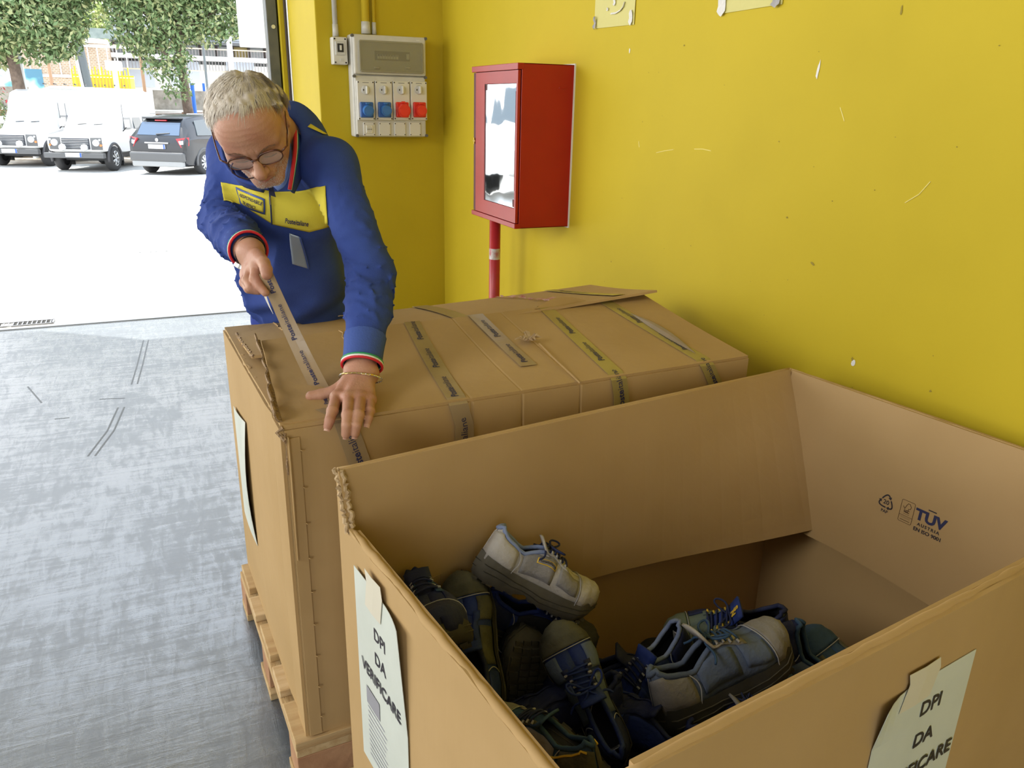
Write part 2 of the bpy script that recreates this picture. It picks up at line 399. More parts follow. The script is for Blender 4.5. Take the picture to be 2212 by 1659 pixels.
# ---- distribution board
YF = 4.478
def Z(zx, zy, y=YF): return pl(680+zx/3.19, zy/3.19, 1, y)
db = thing('distribution_board', 'grey wall-mounted distribution board with two blue and two red socket covers', 'electrical panel', (1.26, YB, 1.33))
a = Z(250, 245); b = Z(770, 940); X0, X1, ZT, ZB = a[0], b[0], Z(500, 243)[2], Z(500, 946)[2]
MB().box(((X0+X1)/2, (YB+YF+.02)/2, (ZT+ZB)/2), (X1-X0, YB-YF-.02, ZT-ZB)).build('back_box', pg, db, bevel=.012, seg=3)
zm = Z(500, 520)[2]
MB().box(((X0+X1)/2+.004, YF+.004, (ZT+zm)/2), (X1-X0-.008, .03, ZT-zm-.004)).build('upper_cover', pg, db, bevel=.008)
MB().box(((X0+X1)/2+.004, YF+.010, (ZB+zm)/2), (X1-X0-.012, .022, zm-ZB-.008)).build('lower_cover', pg, db, bevel=.006)
# smoked window
wx0, wx1, wz1, wz0 = Z(303, 290)[0], Z(733, 300)[0], Z(520, 293)[2], Z(520, 495)[2]
wf_ = MB()
for bx in (((wx0+wx1)/2, wz1, wx1-wx0, .010), ((wx0+wx1)/2, wz0, wx1-wx0, .012), (wx0, (wz0+wz1)/2, .010, wz1-wz0), (wx1, (wz0+wz1)/2, .010, wz1-wz0)):
    wf_.box((bx[0], YF-.016, bx[1]), (bx[2], .014, bx[3]))
win = wf_.build('window_frame', mat('smoked_frame', (.30, .28, .20), .3), db, bevel=.002)
MB().box(((wx0+wx1)/2, YF-.0125, (wz0+wz1)/2), (wx1-wx0-.01, .003, wz1-wz0-.01)).build('window_back', mat('window_grey', (.33, .31, .22), .5), db)
bx0, bx1, bz1, bz0 = Z(408, 355)[0], Z(648, 355)[0], Z(520, 355)[2], Z(520, 420)[2]
MB().box(((bx0+bx1)/2, YF-.0145, (bz0+bz1)/2), (bx1-bx0, .002, bz1-bz0)).build('breaker_bay', mat('bay_dark', (.09, .085, .06), .6), db)
for i in range(8):
    x = bx0+.018+i*.0148; br = MB().box((x, YF-.0175, (bz0+bz1)/2-.004), (.0125, .005, .022)).build('breaker', mat('breaker_grey', (.42, .40, .30), .5), db)
    MB().box((x, YF-.0215, (bz0+bz1)/2+.002), (.006, .004, .008)).build('toggle', mat('toggle_dark', (.1, .1, .09), .5), br)
MB().box((bx1-.012, YF-.0175, (bz0+bz1)/2), (.016, .005, .028)).build('breaker', mat('breaker_grey', (.4, .4, .3), .5), db)
MB().box(((wx0+wx1)/2, YF-.0245, (wz0+wz1)/2), (wx1-wx0-.004, .002, wz1-wz0-.004)).build('smoked_pane', mat('smoked_glass', (.42, .40, .28), .12, alpha=.30, spec=.6), db)
for zx in (420, 632):
    c = Z(zx, 468); MB().box((c[0], YF-.027, c[2]), (.03, .004, .010)).build('window_latch', mat('smoked_frame', (.3, .28, .2), .3), db, bevel=.002)
c = Z(706, 280); MB().box((c[0], YF-.0115, c[2]), (.02, .002, .006)).build('maker_plate', pg2, db)
for zx, zy in ((246, 243), (262, 524), (752, 535), (752, 268), (284, 934), (760, 934)):
    c = Z(zx+8, zy); MB().cyl((c[0], YF+.004, c[2]), (c[0], YF-.014, c[2]), .008, n=10).build('cover_screw', mat('screw_dark', (.12, .12, .12), .5), db)
blue = mat('socket_blue', (.035, .13, .42), .4); red = mat('socket_red', (.75, .035, .02), .4)
blue2 = mat('socket_blue_lid', (.05, .19, .52), .35); red2 = mat('socket_red_lid', (.82, .05, .03), .35)
for i, (x_l, col, col2, r) in enumerate(((345, blue, blue2, .030), (468, blue, blue2, .030), (589, red, red2, .037), (708, red, red2, .031))):
    t_, b_ = Z(x_l, 556+i*2), Z(x_l+6, 828)
    cx0 = (t_[0]+b_[0])/2; hh = t_[2]-b_[2]
    mo = MB().box((cx0, YF-.010, (t_[2]+b_[2])/2), (.094, .022, hh)).build('socket_module', pg2, db, bevel=.004)
    for a in (-1, 1):
        for b in (-1, 1): MB().cyl((cx0+a*.040, YF-.020, (t_[2]+b_[2])/2+b*(hh/2-.008)), (cx0+a*.040, YF-.023, (t_[2]+b_[2])/2+b*(hh/2-.008)), .0035, n=8).build('screw', blk, mo)
    zc = Z(x_l, 620)[2]
    MB().cyl((cx0, YF-.02, zc), (cx0, YF-.029, zc), .0245, .0225, n=24).build('dial', gp, mo, bevel=.002)
    MB().box((cx0+.003, YF-.036, zc), (.012, .018, .040)).build('dial_grip', pg2, mo, bevel=.004)
    MB().box((cx0-.014, YF-.0295, zc), (.005, .002, .009)).build('dial_mark', blk, mo)
    MB().box((cx0, YF-.0215, t_[2]-.010), (.034, .001, .004)).build('printed_line', mat('print_grey', (.3, .3, .28), .6), mo)
    zs = Z(x_l, 756)[2]
    MB().box((cx0, YF-.026, zs), (.072, .018, .080)).build('socket_base', col, mo, bevel=.006)
    mb = MB(); mb.cyl((cx0+.004, YF-.034, zs-.002), (cx0+.004, YF-.060, zs-.006), r, r*.93, n=28)
    mb.cyl((cx0+.004, YF-.060, zs-.006), (cx0+.004, YF-.0615, zs-.006), r*.72, r*.70, n=28)
    mb.build('socket_lid', col2, mo, bevel=.003)
    MB().box((cx0+.002, YF-.04, zs+r+.002), (.02, .016, .010)).build('lid_hinge', col2, mo, bevel=.002)
for i, zx in enumerate((372, 479, 584, 689)):
    t_, b_ = Z(zx, 842), Z(zx, 938); s = t_[2]-b_[2]; zc = (t_[2]+b_[2])/2
    bp = MB().box((t_[0], YF-.004, zc), (.066, .010, s)).build('schuko_plate' if i == 0 else 'blank_plate', pg2, db, bevel=.004)
    for a in (-1, 1):
        for b in (-1, 1): MB().cyl((t_[0]+a*.027, YF-.008, zc+b*(s/2-.008)), (t_[0]+a*.027, YF-.0105, zc+b*(s/2-.008)), .003, n=8).build('screw', blk, bp)
    if i == 0:
        bp.name = 'socket_plate'
        MB().box((t_[0], YF-.0115, zc), (.038, .006, .042)).build('outlet', mat('outlet_cream', (.8, .77, .66), .4), bp, bevel=.003)
        MB().cyl((t_[0], YF-.0145, zc), (t_[0], YF-.0155, zc), .016, n=20).build('outlet_ring', pg, bp)
        for a in (-.009, 0, .009): MB().cyl((t_[0]+a, YF-.0155, zc), (t_[0]+a, YF-.0165, zc), .0025, n=8).build('pin_hole', blk, bp)

# ---- red hydrant cabinet on the right wall
cr = mat('cabinet_red', (.38, .012, .008), .27, var=(.34, .010, .008), vs=5, spec=.4)
cr.node_tree.nodes['Principled BSDF'].inputs['IOR'].default_value = 1.5
cab = thing('hydrant_cabinet', 'red metal fire hose cabinet with a glass front on the right wall', 'cabinet', (XR, 3.23, 1.04))
cy0, cy1, cz0, cz1, cx0 = 2.988, 3.475, 1.038, 1.675, 1.366
t_ = .004
mb = MB()
mb.box(((cx0+XR)/2, cy0+t_/2, (cz0+cz1)/2), (XR-cx0, t_, cz1-cz0)); mb.box(((cx0+XR)/2, cy1-t_/2, (cz0+cz1)/2), (XR-cx0, t_, cz1-cz0))
mb.box(((cx0+XR)/2, (cy0+cy1)/2, cz1-t_/2), (XR-cx0, cy1-cy0, t_)); mb.box(((cx0+XR)/2, (cy0+cy1)/2, cz0+t_/2), (XR-cx0, cy1-cy0, t_))
mb.box((XR-.006, (cy0+cy1)/2, (cz0+cz1)/2), (.006, cy1-cy0-.002, cz1-cz0-.002))
mb.build('body', cr, cab, bevel=.0012)
MB().box((XR-.003, (cy0+cy1)/2, (cz0+cz1)/2), (.006, cy1-cy0+.010, cz1-cz0+.010)).build('back_flange', mat('flange_white', (.75, .72, .66), .5), cab)
MB().box((cx0-.006, (cy0+cy1)/2, cz1-.012), (.028, cy1-cy0+.004, .024)).build('top_lip', cr, cab, bevel=.002)
MB().box((cx0-.006, (cy0+cy1)/2, cz0+.010), (.028, cy1-cy0+.004, .020)).build('bottom_lip', cr, cab, bevel=.002)
dx = cx0-.008
gy0, gy1, gz0, gz1 = pl(1116, 300, 0, dx)[1], pl(1049, 300, 0, dx)[1], 1.118, 1.602
dy0, dy1, dz0, dz1 = cy0+.006, cy1-.034, cz0+.022, cz1-.026
mb = MB()
mb.box((dx, (dy0+gy0)/2, (dz0+dz1)/2), (.012, gy0-dy0, dz1-dz0)); mb.box((dx, (dy1+gy1)/2, (dz0+dz1)/2), (.012, dy1-gy1, dz1-dz0))
mb.box((dx, (gy0+gy1)/2, (dz1+gz1)/2), (.012, gy1-gy0, dz1-gz1)); mb.box((dx, (gy0+gy1)/2, (dz0+gz0)/2), (.012, gy1-gy0, gz0-dz0))
door = mb.build('door', cr, cab)
MB().box((dx-.001, dy1+.017, (dz0+dz1)/2), (.004, .028, dz1-dz0)).build('hinge_gap', mat('gap_maroon', (.09, .008, .012), .6), cab)
brass = mat('brass', (.75, .55, .15), .3, .9)
MB().box((dx-.006, dy1+.017, 1.365), (.004, .006, .026)).box((dx-.006, dy1+.017, 1.365), (.004, .022, .006)).build('key_cross', brass, cab)
glass = mat('crumpled_foil_glass', (.80, .82, .83), .03, 1.0)
gn = glass.node_tree.nodes; gl_ = glass.node_tree.links
nz = gn.new('ShaderNodeTexNoise'); nz.inputs['Scale'].default_value = 5; nz.inputs['Detail'].default_value = 1.5
tcg = gn.new('ShaderNodeTexCoord'); gl_.new(tcg.outputs['Object'], nz.inputs[0])
bm_ = gn.new('ShaderNodeBump'); bm_.inputs['Strength'].default_value = .10; bm_.inputs['Distance'].default_value = .02
gl_.new(nz.outputs[0], bm_.inputs['Height']); gl_.new(bm_.outputs[0], gn['Principled BSDF'].inputs['Normal'])
MB().box((dx-.002, (gy0+gy1)/2, (gz0+gz1)/2), (.004, gy1-gy0-.006, gz1-gz0-.004)).build('glass_pane', glass, door)
for y, z, a, b in ((gy1-.012, gz1-.010, .02, .03), (gy0+.008, gz0+.02, .02, .03), (gy1-.005, (gz0+gz1)/2, .007, gz1-gz0), (gy0+.004, (gz0+gz1)/2+.02, .005, gz1-gz0-.1)):
    MB().box((dx-.0045, y, z), (.002, a, b)).build('glass_seal', mat('gap_maroon', (.09, .008, .012), .6), door)
c = pl(1216, 190, 1, cy0); MB().box((c[0], cy0-.001, c[2]), (.035, .003, .006)).build('body_slot', cr, cab, bevel=.001)

# ---- red riser pipe below it
rpx = 1.47; c = pl(1069, 520, 0, rpx)
ri = thing('riser_pipe', 'red painted riser pipe with a bare worn band below the cabinet', 'pipe', (rpx, c[1], 0))
MB().cyl((rpx, c[1], .02), (rpx, c[1], 1.04), .0265, n=24).build('pipe', mat('pipe_red', (.50, .025, .03), .35, var=(.42, .03, .04), vs=14), ri, smooth=True)
zb = pl(1069, 546, 0, rpx)[2]
wn = mat('worn_band', (.62, .60, .58), .5, .3, var=(.42, .05, .05), vs=38)
MB().cyl((rpx, c[1], zb-.030), (rpx, c[1], zb+.022), .0272, n=24, cap=False).build('worn_band', wn, ri, smooth=True)
MB().cyl((rpx, c[1], 0), (rpx, c[1], .02), .05, n=24).build('floor_flange', cr, ri, bevel=.003)

# ================================================================== CARTONS AND PALLETS
def cardboard(name, c0, c1, flute=True):
    M = mat(name, c0, .78, var=c1, vs=3.0, vd=5, spec=.25)
    n = M.node_tree.nodes; l = M.node_tree.links; b = n['Principled BSDF']
    t = n.new('ShaderNodeTexCoord'); mp = n.new('ShaderNodeMapping'); mp.inputs['Scale'].default_value = (1, 1, .04)
    l.new(t.outputs['Object'], mp.inputs[0])
    a = n.new('ShaderNodeTexNoise'); a.inputs['Scale'].default_value = 70; a.inputs['Detail'].default_value = 3; l.new(mp.outputs[0], a.inputs[0])
    f = n.new('ShaderNodeTexNoise'); f.inputs['Scale'].default_value = 5; f.inputs['Detail'].default_value = 3; l.new(t.outputs['Object'], f.inputs[0])
    b1 = n.new('ShaderNodeBump'); b1.inputs['Strength'].default_value = .10; b1.inputs['Distance'].default_value = .004
    b2 = n.new('ShaderNodeBump'); b2.inputs['Strength'].default_value = .30; b2.inputs['Distance'].default_value = .02
    l.new(a.outputs[0], b1.inputs['Height']); l.new(f.outputs[0], b2.inputs['Height']); l.new(b1.outputs[0], b2.inputs['Normal']); l.new(b2.outputs[0], b.inputs['Normal'])
    return M
card = cardboard('cardboard', (.48, .322, .148), (.435, .288, .126))
card_in = cardboard('cardboard_inside', (.48, .322, .150), (.435, .288, .128))
card_edge = mat('corrugated_edge', (.40, .27, .15), .85, var=(.22, .14, .075), vs=150, vd=2, bump=.6, bs=200)
crease_m = mat('crease_shade', (.40, .27, .15), .85)
ink = mat('black_ink', (.025, .02, .03), .6); ink_blue = mat('blue_ink', (.022, .025, .085), .55); ink_brown = mat('brown_ink', (.10, .05, .02), .7)
paper = mat('paper_white', (.62, .66, .60), .6, var=(.57, .61, .55), vs=9, bump=.06, bs=30)
paper_tape = mat('masking_tape', (.66, .62, .50), .55)
TH = .007

def frames(o, yaw):
    c, s = cos(yaw), sin(yaw)
    def F(u, n, z): return Vector((o[0]+u*c-n*s, o[1]+u*s+n*c, z))
    return F, Vector((c, s, 0)), Vector((-s, c, 0))
o1 = pl(613, 930, 2, .904); YW1 = radians(2.733); F1, V1, N1 = frames(o1, YW1)
o2 = pl(730, 1012, 2, .9); YW2 = radians(7.759); F2, V2, N2 = frames(o2, YW2)
ZP = .144

def dense(creases, a=0., b=1., n=14, w=.004):
    s = {round(a+(b-a)*i/n, 5) for i in range(n+1)}
    for c in creases: s |= {round(c-w, 5), round(c, 5), round(c+w, 5)}
    return sorted(s)
def cr_depth(u, creases, d=.0025, w=.0045):
    return sum(max(0, 1-abs(u-c)/w)*d for c in creases)

# ---- pallets
wood = [mat('pallet_wood', (.56, .40, .20), .75, var=(.44, .28, .12), vs=3.5, vd=8, bump=.25, bs=30, stretch=(1.2, 14, 14)),
        mat('pallet_wood_pale', (.64, .48, .27), .75, var=(.52, .35, .17), vs=4, vd=8, bump=.25, bs=28, stretch=(1.2, 14, 14))]
wood_y = mat('pallet_wood_cross', (.60, .44, .23), .75, var=(.47, .30, .13), vs=4, vd=8, bump=.25, bs=28, stretch=(14, 1.2, 14))
wood_b = mat('pallet_block', (.48, .27, .14), .8, var=(.36, .18, .09), vs=10, bump=.3, bs=40)
def pallet(F, u0, u1, n0, n1, label):
    b = F(u0, n0, 0); t = thing('wooden_pallet', label, 'pallet', (b.x, b.y, 0))
    def ob(name, ua, ub, na, nb, za, zb, mt):
        mb = MB(); jig = random.uniform(-.003, .003)
        vs = [F(u, n, z) for u in (ua+jig, ub+jig) for n in (na, nb) for z in (za, zb)]
        mb.add(vs, [(0, 1, 3, 2), (4, 6, 7, 5), (0, 4, 5, 1), (2, 3, 7, 6), (0, 2, 6, 4), (1, 5, 7, 3)])
        return mb.build(name, mt, t, bevel=.002)
    D = n1-n0; Lu = u1-u0
    ws = [.145, .10, .145, .10, .145]; gap = (D-sum(ws))/4; n = n0
    for i, w_ in enumerate(ws):
        ob('top_board', u0+random.uniform(0, .006), u1, n, n+w_, .122, ZP-random.uniform(0, .001), wood[i % 2]); n += w_+gap
    for i, uc in enumerate((u0+.0725, (u0+u1)/2, u1-.0725)):
        ob('stringer_board', uc-.0725, uc+.0725, n0+.002, n1-.002, .100, .1215, wood_y)
        for nc in (n0+.05, (n0+n1)/2, n1-.05):
            ob('block', uc-.0725+.003, uc+.0725-.003, nc-.048, nc+.048, .022, .0995, wood_b)
    for nc, w_ in ((n0+.05, .1), ((n0+n1)/2, .145), (n1-.05, .1)): ob('bottom_board', u0, u1, nc-w_/2, nc+w_/2, 0, .0215, wood[0])
    return t
pallet(F1, -.035, 1.19, -.015, .80, 'pale wooden pallet under the closed taped carton')
pallet(F2, -.0, 1.22, -.81, -.02, 'wooden pallet under the open carton, its corner just showing at the bottom edge')

# ---- carton 1: the closed one
C1 = thing('cardboard_carton', 'large closed cardboard carton bound with printed tape, on a wooden pallet', 'box', (o1[0], o1[1], ZP))
ZT1 = .904
crF = [.405/1.2, .53/1.2, .684/1.2]
def front1(u, v):
    d = -cr_depth(u, crF, .0022, .004)
    bulge = .010*sin(pi*u)*sin(pi*v)
    return F1(u*1.2, -bulge-d*1.0, ZP+v*(ZT1-ZP))
def wall1(fn, us, name='wall'): return MB().slab(fn, us, [i/8 for i in range(9)], TH).build(name, card, C1)
wall1(front1, dense(crF), 'front_wall')
wall1(lambda u, v: F1(u*1.2, .8, ZP+v*(ZT1-ZP)), dense([], n=6), 'rear_wall')
def left1(u, v):
    cr = .0035*max(0, 1-abs(u-.13)/.02)
    return F1(-.004-.008*sin(pi*u)*sin(pi*v)+cr, u*.8, ZP+v*(ZT1-ZP+.0))
wall1(left1, dense([.13, .5], n=10), 'left_wall')
wall1(lambda u, v: F1(1.2, u*.8, ZP+v*(ZT1-ZP)), dense([], n=6), 'right_wall')
MB().slab(lambda u, v: F1(.01+u*1.18, .01+v*.78, ZP+.005), [0, 1], [0, 1], TH).build('bottom', card, C1)
# glued joint tab with staple dents at the near left corner
MB().slab(lambda u, v: F1(.002+u*.026, -.0075-.008*0, ZP+.004+v*(ZT1-ZP-.02)), [0, .5, 1], [i/8 for i in range(9)], .003).build('joint_tab', card, C1)
for i in range(9):
    z = .86-i*.083; p = F1(.030, -.011, z)
    MB().tube([p+V1*-.004+Vector((0, 0, .002)), p+N1*-.0025, p+V1*.006+Vector((0, 0, -.001))], .0012, 5).build('staple_dent', card, C1)
# top flaps
def zf(u): return .948+.018*u
def flapF(u, v):     # front flap: hinge at the front top edge
    n = v*.475+.006*sin(9*u)*v; z = ZT1+(zf(u)-ZT1)*v-.010*sin(pi*v)*(.5+.5*sin(5*u+1)) - .4*cr_depth(u, crF, .003, .005)
    uu = u*1.2+(1-v)*0+v*.0+(.045*(1-u)*v)
    return F1(uu, n, z+.004)
MB().slab(flapF, dense(crF, n=18), [0, .08, .2, .35, .5, .65, .8, .92, 1], TH).build('front_flap', card, C1)
def flapR(u, v):     # rear flap: hinge at the far edge
    ed = .43-.010*sin(7*u)
    z = ZT1+.026*u*u+((.926+.064*u**1.5)-(ZT1+.026*u*u))*v+.006*sin(pi*v)*sin(4*u)
    return F1(.012+u*1.20, .8-v*(.8-ed), z+.003)
MB().slab(flapR, dense([.09, .5, .78], n=18, w=.006), [0, .1, .25, .4, .55, .7, .85, 1], TH).build('rear_flap', card, C1)
def flapL(u, v):     # dust flap at the left, lying nearly flat below the other two
    return F1(-.004+v*.36, .012+u*.776, ZT1+.007-.03*max(0, v-.3)+.002*sin(u*9))
MB().slab(flapL, dense([.3, .62], n=12, w=.006), [0, .04, .08, .12, .17, .5, 1], TH).build('side_flap', card, C1)
MB().slab(lambda u, v: F1(1.2-v*.36, .012+u*.776, ZT1+.004-.015*v), [0, .5, 1], [0, .3, 1], TH).build('side_flap', card, C1)
# torn curled strip along the left end of the front flap
def curl(u, v):
    n = .02+u*.455; z0 = ZT1+(zf(0)-ZT1)*(n/.475)+.008
    w_ = .014+.006*sin(u*6+1)+.004*sin(u*31); a = v*2.0
    return F1(.006+.040*u-.004+sin(a)*w_*-.7, n, z0+(1-cos(a))*w_*.9+.003*sin(u*25))
MB().slab(curl, [i/30 for i in range(31)], [0, .25, .5, .75, 1], .004).build('torn_edge', card_edge, C1)
def ragged(fn0, fn1, n, seed, name, parent, mt=card_edge, r=.0035):
    r_ = random.Random(seed); path = []
    for i in range(n+1):
        t = i/n; a, b = Vector(fn0(t)), Vector(fn1(t)); path.append(a.lerp(b, r_.random()))
    return MB().tube(path, [r*r_.uniform(.6, 1.3) for _ in path], 5, flat=.8).build(name, mt, parent)
ragged(lambda t: flapR(0, t)+Vector((0, 0, .000)), lambda t: flapR(.004, t)+Vector((0, 0, .003)), 40, 3, 'torn_edge', C1)
ragged(lambda t: flapR(.098, t)+Vector((0, 0, .001)), lambda t: flapR(.102, t)+Vector((0, 0, .005)), 30, 5, 'perforation', C1, card, .0022)
ragged(lambda t: F1(-.004, .01+.78*t, ZT1+.004), lambda t: F1(.003, .01+.78*t, ZT1+.008), 50, 6, 'worn_fold', C1, card, .0035)
ragged(lambda t: flapF(.17, .4+.6*t)+Vector((0, 0, .003)), lambda t: flapF(.178, .4+.6*t)+Vector((0, 0, .006)), 14, 8, 'torn_line', C1, card, .0022)
ragged(lambda t: F1(.004, -.004, .90-.09*t), lambda t: F1(-.002, -.008, .90-.09*t), 10, 12, 'split_corner', C1, card_edge, .003)
MB().tube([F1(.0, .0, ZT1+.006), F1(-.012, .004, ZT1-.004), F1(.0, -.01, ZT1-.018)], .005, 6).build('split_corner', card_edge, C1)
MB().slab(lambda u, v: F1(.004+u*.002, -.012-.002*sin(5*v), .893-v*.28), [0, 1], [i/8 for i in range(9)], .009).build('corner_ply', card, C1)
# two torn hand holes
def tuft(P, up, size, seed, name, k=16):
    r_ = random.Random(seed); mb = MB(); P = Vector(P)
    for i in range(k):
        a = r_.uniform(0, 2*pi); d = Vector((cos(a), sin(a), 0)); L = size*r_.uniform(.4, 1.0); w_ = size*r_.uniform(.12, .3)
        q = P+d*size*r_.uniform(0, .35); s_ = Vector((-d.y, d.x, 0)); hh = L*r_.uniform(.1, .7)
        vs = [q-s_*w_, q+s_*w_, q+d*L*.6+s_*w_*.8+Vector((0, 0, hh)), q+d*L*.6-s_*w_*.6+Vector((0, 0, hh*.8)), q+d*L+s_*w_*.5+Vector((0, 0, hh*.55))]
        mb.add(vs, [(0, 1, 2, 3), (3, 2, 4)])
    o = mb.build(name, mat('torn_kraft', (.52, .38, .22), .85, var=(.30, .20, .10), vs=60), C1); s = o.modifiers.new('s', 'SOLIDIFY'); s.thickness = .002; return o
tuft(pl(1140, 735, 2, .945), None, .030, 2, 'torn_hand_hole', 20)
tuft(pl(757, 683, 2, .935), None, .030, 5, 'torn_hand_hole', 14)
path = [pl(x, y, 2, z) for x, y, z in [(1165, 742, .941), (1180, 757, .938), (1190, 768, .936), (1205, 782, .931), (1240, 815, .916), (1253, 828, .913)]]
MB().tube(path, .0022, 5).build('torn_line', card, C1)
# white delivery sheet taped to the left side
def sh1(u, v):
    return F1(-.016-.012*sin(pi*v)*(u > .6)-.003*sin(pi*u), .66-u*.21, .40+v*.355-.03*(1-u)*v+.0)
MB().slab(sh1, [0, .2, .4, .6, .8, 1], [i/8 for i in range(9)], .001).build('label_sheet', paper, C1, label='white paper sheet taped to the left side')

# ---- printed parcel tape
tapem = mat('parcel_tape', (.34, .25, .14), .30, var=(.30, .215, .12), vs=14, spec=.5, bump=.10, bs=18)
tape_y = mat('parcel_tape_glossy', (.37, .29, .10), .26, var=(.32, .25, .09), vs=10, spec=.5, bump=.10, bs=18)
tape_w = .044
def tape_on(path, mt, parent, wv, w_=tape_w, texts=(), name='tape_strip', lift=.0012, tsize=.030):
    """ribbon along a path of points with width vector wv; texts = [(start, end)] fractions where the firm's print runs"""
    pts = [Vector(p) for p in path]; wv = Vector(wv).normalized()
    def S(u, v):
        k = u*(len(pts)-1); i = min(int(k), len(pts)-2); p = pts[i].lerp(pts[i+1], k-i)
        return p+wv*(v-.5)*w_
    us = []
    for i in range(len(pts)-1): us += [(i+j/4)/(len(pts)-1) for j in range(4)]
    us.append(1.)
    o = MB().slab(S, us, [0, .5, 1], .0008).build(name, mt, parent)
    # cumulative length for the lettering
    L = [0.]
    for a, b in zip(pts[:-1], pts[1:]): L.append(L[-1]+(b-a).length)
    def at(s):
        s = min(max(s, 0), L[-1]-1e-6)
        for i in range(len(L)-1):
            if L[i+1] > s: break
        t = (s-L[i])/(L[i+1]-L[i]); d = (pts[i+1]-pts[i]).normalized(); return pts[i].lerp(pts[i+1], t), d
    return o, L[-1], at
def word_on(o, at, s0, wv, up_hint, size=.030, flip=False, str1='Poste', str2='italiane', mt=None):
    """lettering that starts at distance s0 and runs on along the tape (or back, when flip)"""
    wv = Vector(wv).normalized(); x = 0; mb = MB()
    for s_, bold in ((str1, .012), (str2, 0.)):
        if not s_: continue
        vs, fs = text_mesh(s_, size, bold*size*2, 'LEFT')
        if not vs: continue
        wid = max(v[0] for v in vs)
        out = []
        for vx, vy, _ in vs:
            p, d = at(s0+(x+vx)*(-1 if flip else 1)); nn = d.cross(wv)
            if nn.dot(Vector(up_hint)) < 0: nn = -nn
            d2 = d*(-1 if flip else 1); side = nn.cross(d2)
            out.append(p+side*vy+nn*.0014)
        mb.add(out, fs); x += wid+size*.04
    return mb.build('lettering', mt or ink_blue, o)
UPZ = (0, 0, 1)
def lf(u, v, h=.0055): return Vector(flapF(u, v))+Vector((0, 0, h))
def lfr(u, n, h=.0065): return Vector(flapR(u, (.8-n)/.37))+Vector((0, 0, h))
def ff(u, z, h=.0075): p = Vector(front1(u/1.2, (z-ZP)/(ZT1-ZP))); return p-N1*h
# flap parameter u for a carton coordinate x at depth v
def fu(x, v): return (x-.045*v)/(1.2-.045*v)
def tape_front(u0, ub, vtop, zlow, mt, words, low_u=None):
    low_u = ub if low_u is None else low_u
    P = [lf(fu(ub+(u0-ub)*t, t*1.0), t*1.0) for t in np.linspace(vtop, .03, 9)]
    P += [ff(ub, ZT1-.0), ff(low_u, ZT1-.05), ff(low_u, zlow)]
    P.reverse()
    o, L, at = tape_on(P, mt, C1, V1)
    for s0 in words: word_on(o, at, s0, V1, (-N1+Vector((0, 0, 1))), .023)
    return o
tape_front(.44, .372, 1.0, .60, tapem, [.155, .33, .505, .68], .385)
tape_front(.845, .79, 1.0, .55, tape_y, [.275, .45, .63], .80)
tape_front(1.045, 1.06, 1.0, .60, tape_y, [.225, .40, .60], 1.09)
# short strip that ends on the flap
P = [lf(fu(.61+.015*t, 0.25+t*.75), .25+t*.75, .0062) for t in np.linspace(0, 1, 8)]
o, L, at = tape_on(P, tapem, C1, V1+N1*-.05); word_on(o, at, .02, V1, UPZ, .023); word_on(o, at, .19, V1, UPZ, .023)
# strips on the rear flap
def tape_rear(u0, u1, n0, n1, mt, w_=tape_w, words=()):
    P = [lfr((u0+(u1-u0)*t), n0+(n1-n0)*t) for t in np.linspace(0, 1, 8)]
    o, L, at = tape_on(P, mt, C1, V1, w_)
    for s0 in words: word_on(o, at, s0, V1, UPZ, .03)
tape_rear(.475, .49, .80, .47, tapem, .05)
tape_rear(.86, .90, .79, .45, tape_y, .04, (.05,))
# red-stained torn tape on the rear flap
mb = MB(); r_ = random.Random(4)
for i in range(26):
    t = i/25; p = lfr(.70+.055*t, .79-.30*t, .007+r_.uniform(0, .004)); d = Vector((r_.uniform(-.02, .03), r_.uniform(-.012, .012), r_.uniform(0, .004)))
    mb.add([p, p+d, p+d+Vector((.008, -.012, .001)), p+Vector((.003, -.014, 0))], [(0, 1, 2, 3)])
mb.build('torn_tape', mat('pinkish_tape', (.60, .36, .30), .5, var=(.36, .08, .08), vs=50), C1)
# puckered fold standing up on the right-hand strip
def puck(u, v):
    t = .28+u*.62; base = lf(fu(1.05, 1-t), 1-t, .0065); a = sin(pi*u)
    return base+V1*(.006+(v-.3)*.030*a+.008)+Vector((0, 0, .012*a*sin(pi*v)))
MB().slab(puck, [i/16 for i in range(17)], [0, .25, .5, .75, 1], .0006).build('tape_pucker', mat('tape_underside', (.30, .22, .13), .35, var=(.24, .18, .10), vs=16, spec=.6), C1)
# lifted lip of the front flap next to the middle strip
def lip(u, v): p = lf(.66+u*.17, .97+.05*v*sin(pi*u), .003); return p+Vector((0, 0, .016*sin(pi*u)*v))
MB().slab(lip, [i/10 for i in range(11)], [0, .5, 1], .005).build('lifted_lip', card, C1)

# ---- carton 2: the open one
C2 = thing('cardboard_carton', 'large open cardboard carton full of used work shoes, in the foreground', 'box', (o2[0], o2[1], ZP))
ZT2 = .9; ZL2 = .80
cr2 = [.30]
def b2(fn, us, vs, name, mt=card, th=TH, label=None): return MB().slab(fn, us, vs, th).build(name, mt, C2, label=label)
V9 = [i/8 for i in range(9)]
b2(lambda u, v: F2(u*1.2, .004*sin(pi*u), ZP+v*(ZT2-ZP)), dense([.47], n=14), V9, 'rear_wall')
def top_cut(u):      # torn notch at the far left corner, then the lower cut edge
    return ZT2-.004 if u < .02 else (ZT2-.1*min((u-.02)/.04, 1)+.004*sin(u*23))
b2(lambda u, v: F2(-.001-.004*sin(pi*u)*sin(pi*v), -u*.8, ZP+v*(top_cut(u)-ZP)), sorted({0, .02, .035, .05, .06, .08, .1, .15, .2, .3, .4, .5, .6, .7, .8, .9, 1}|{.139, .144, .149, .445, .45, .455}), V9, 'left_wall')
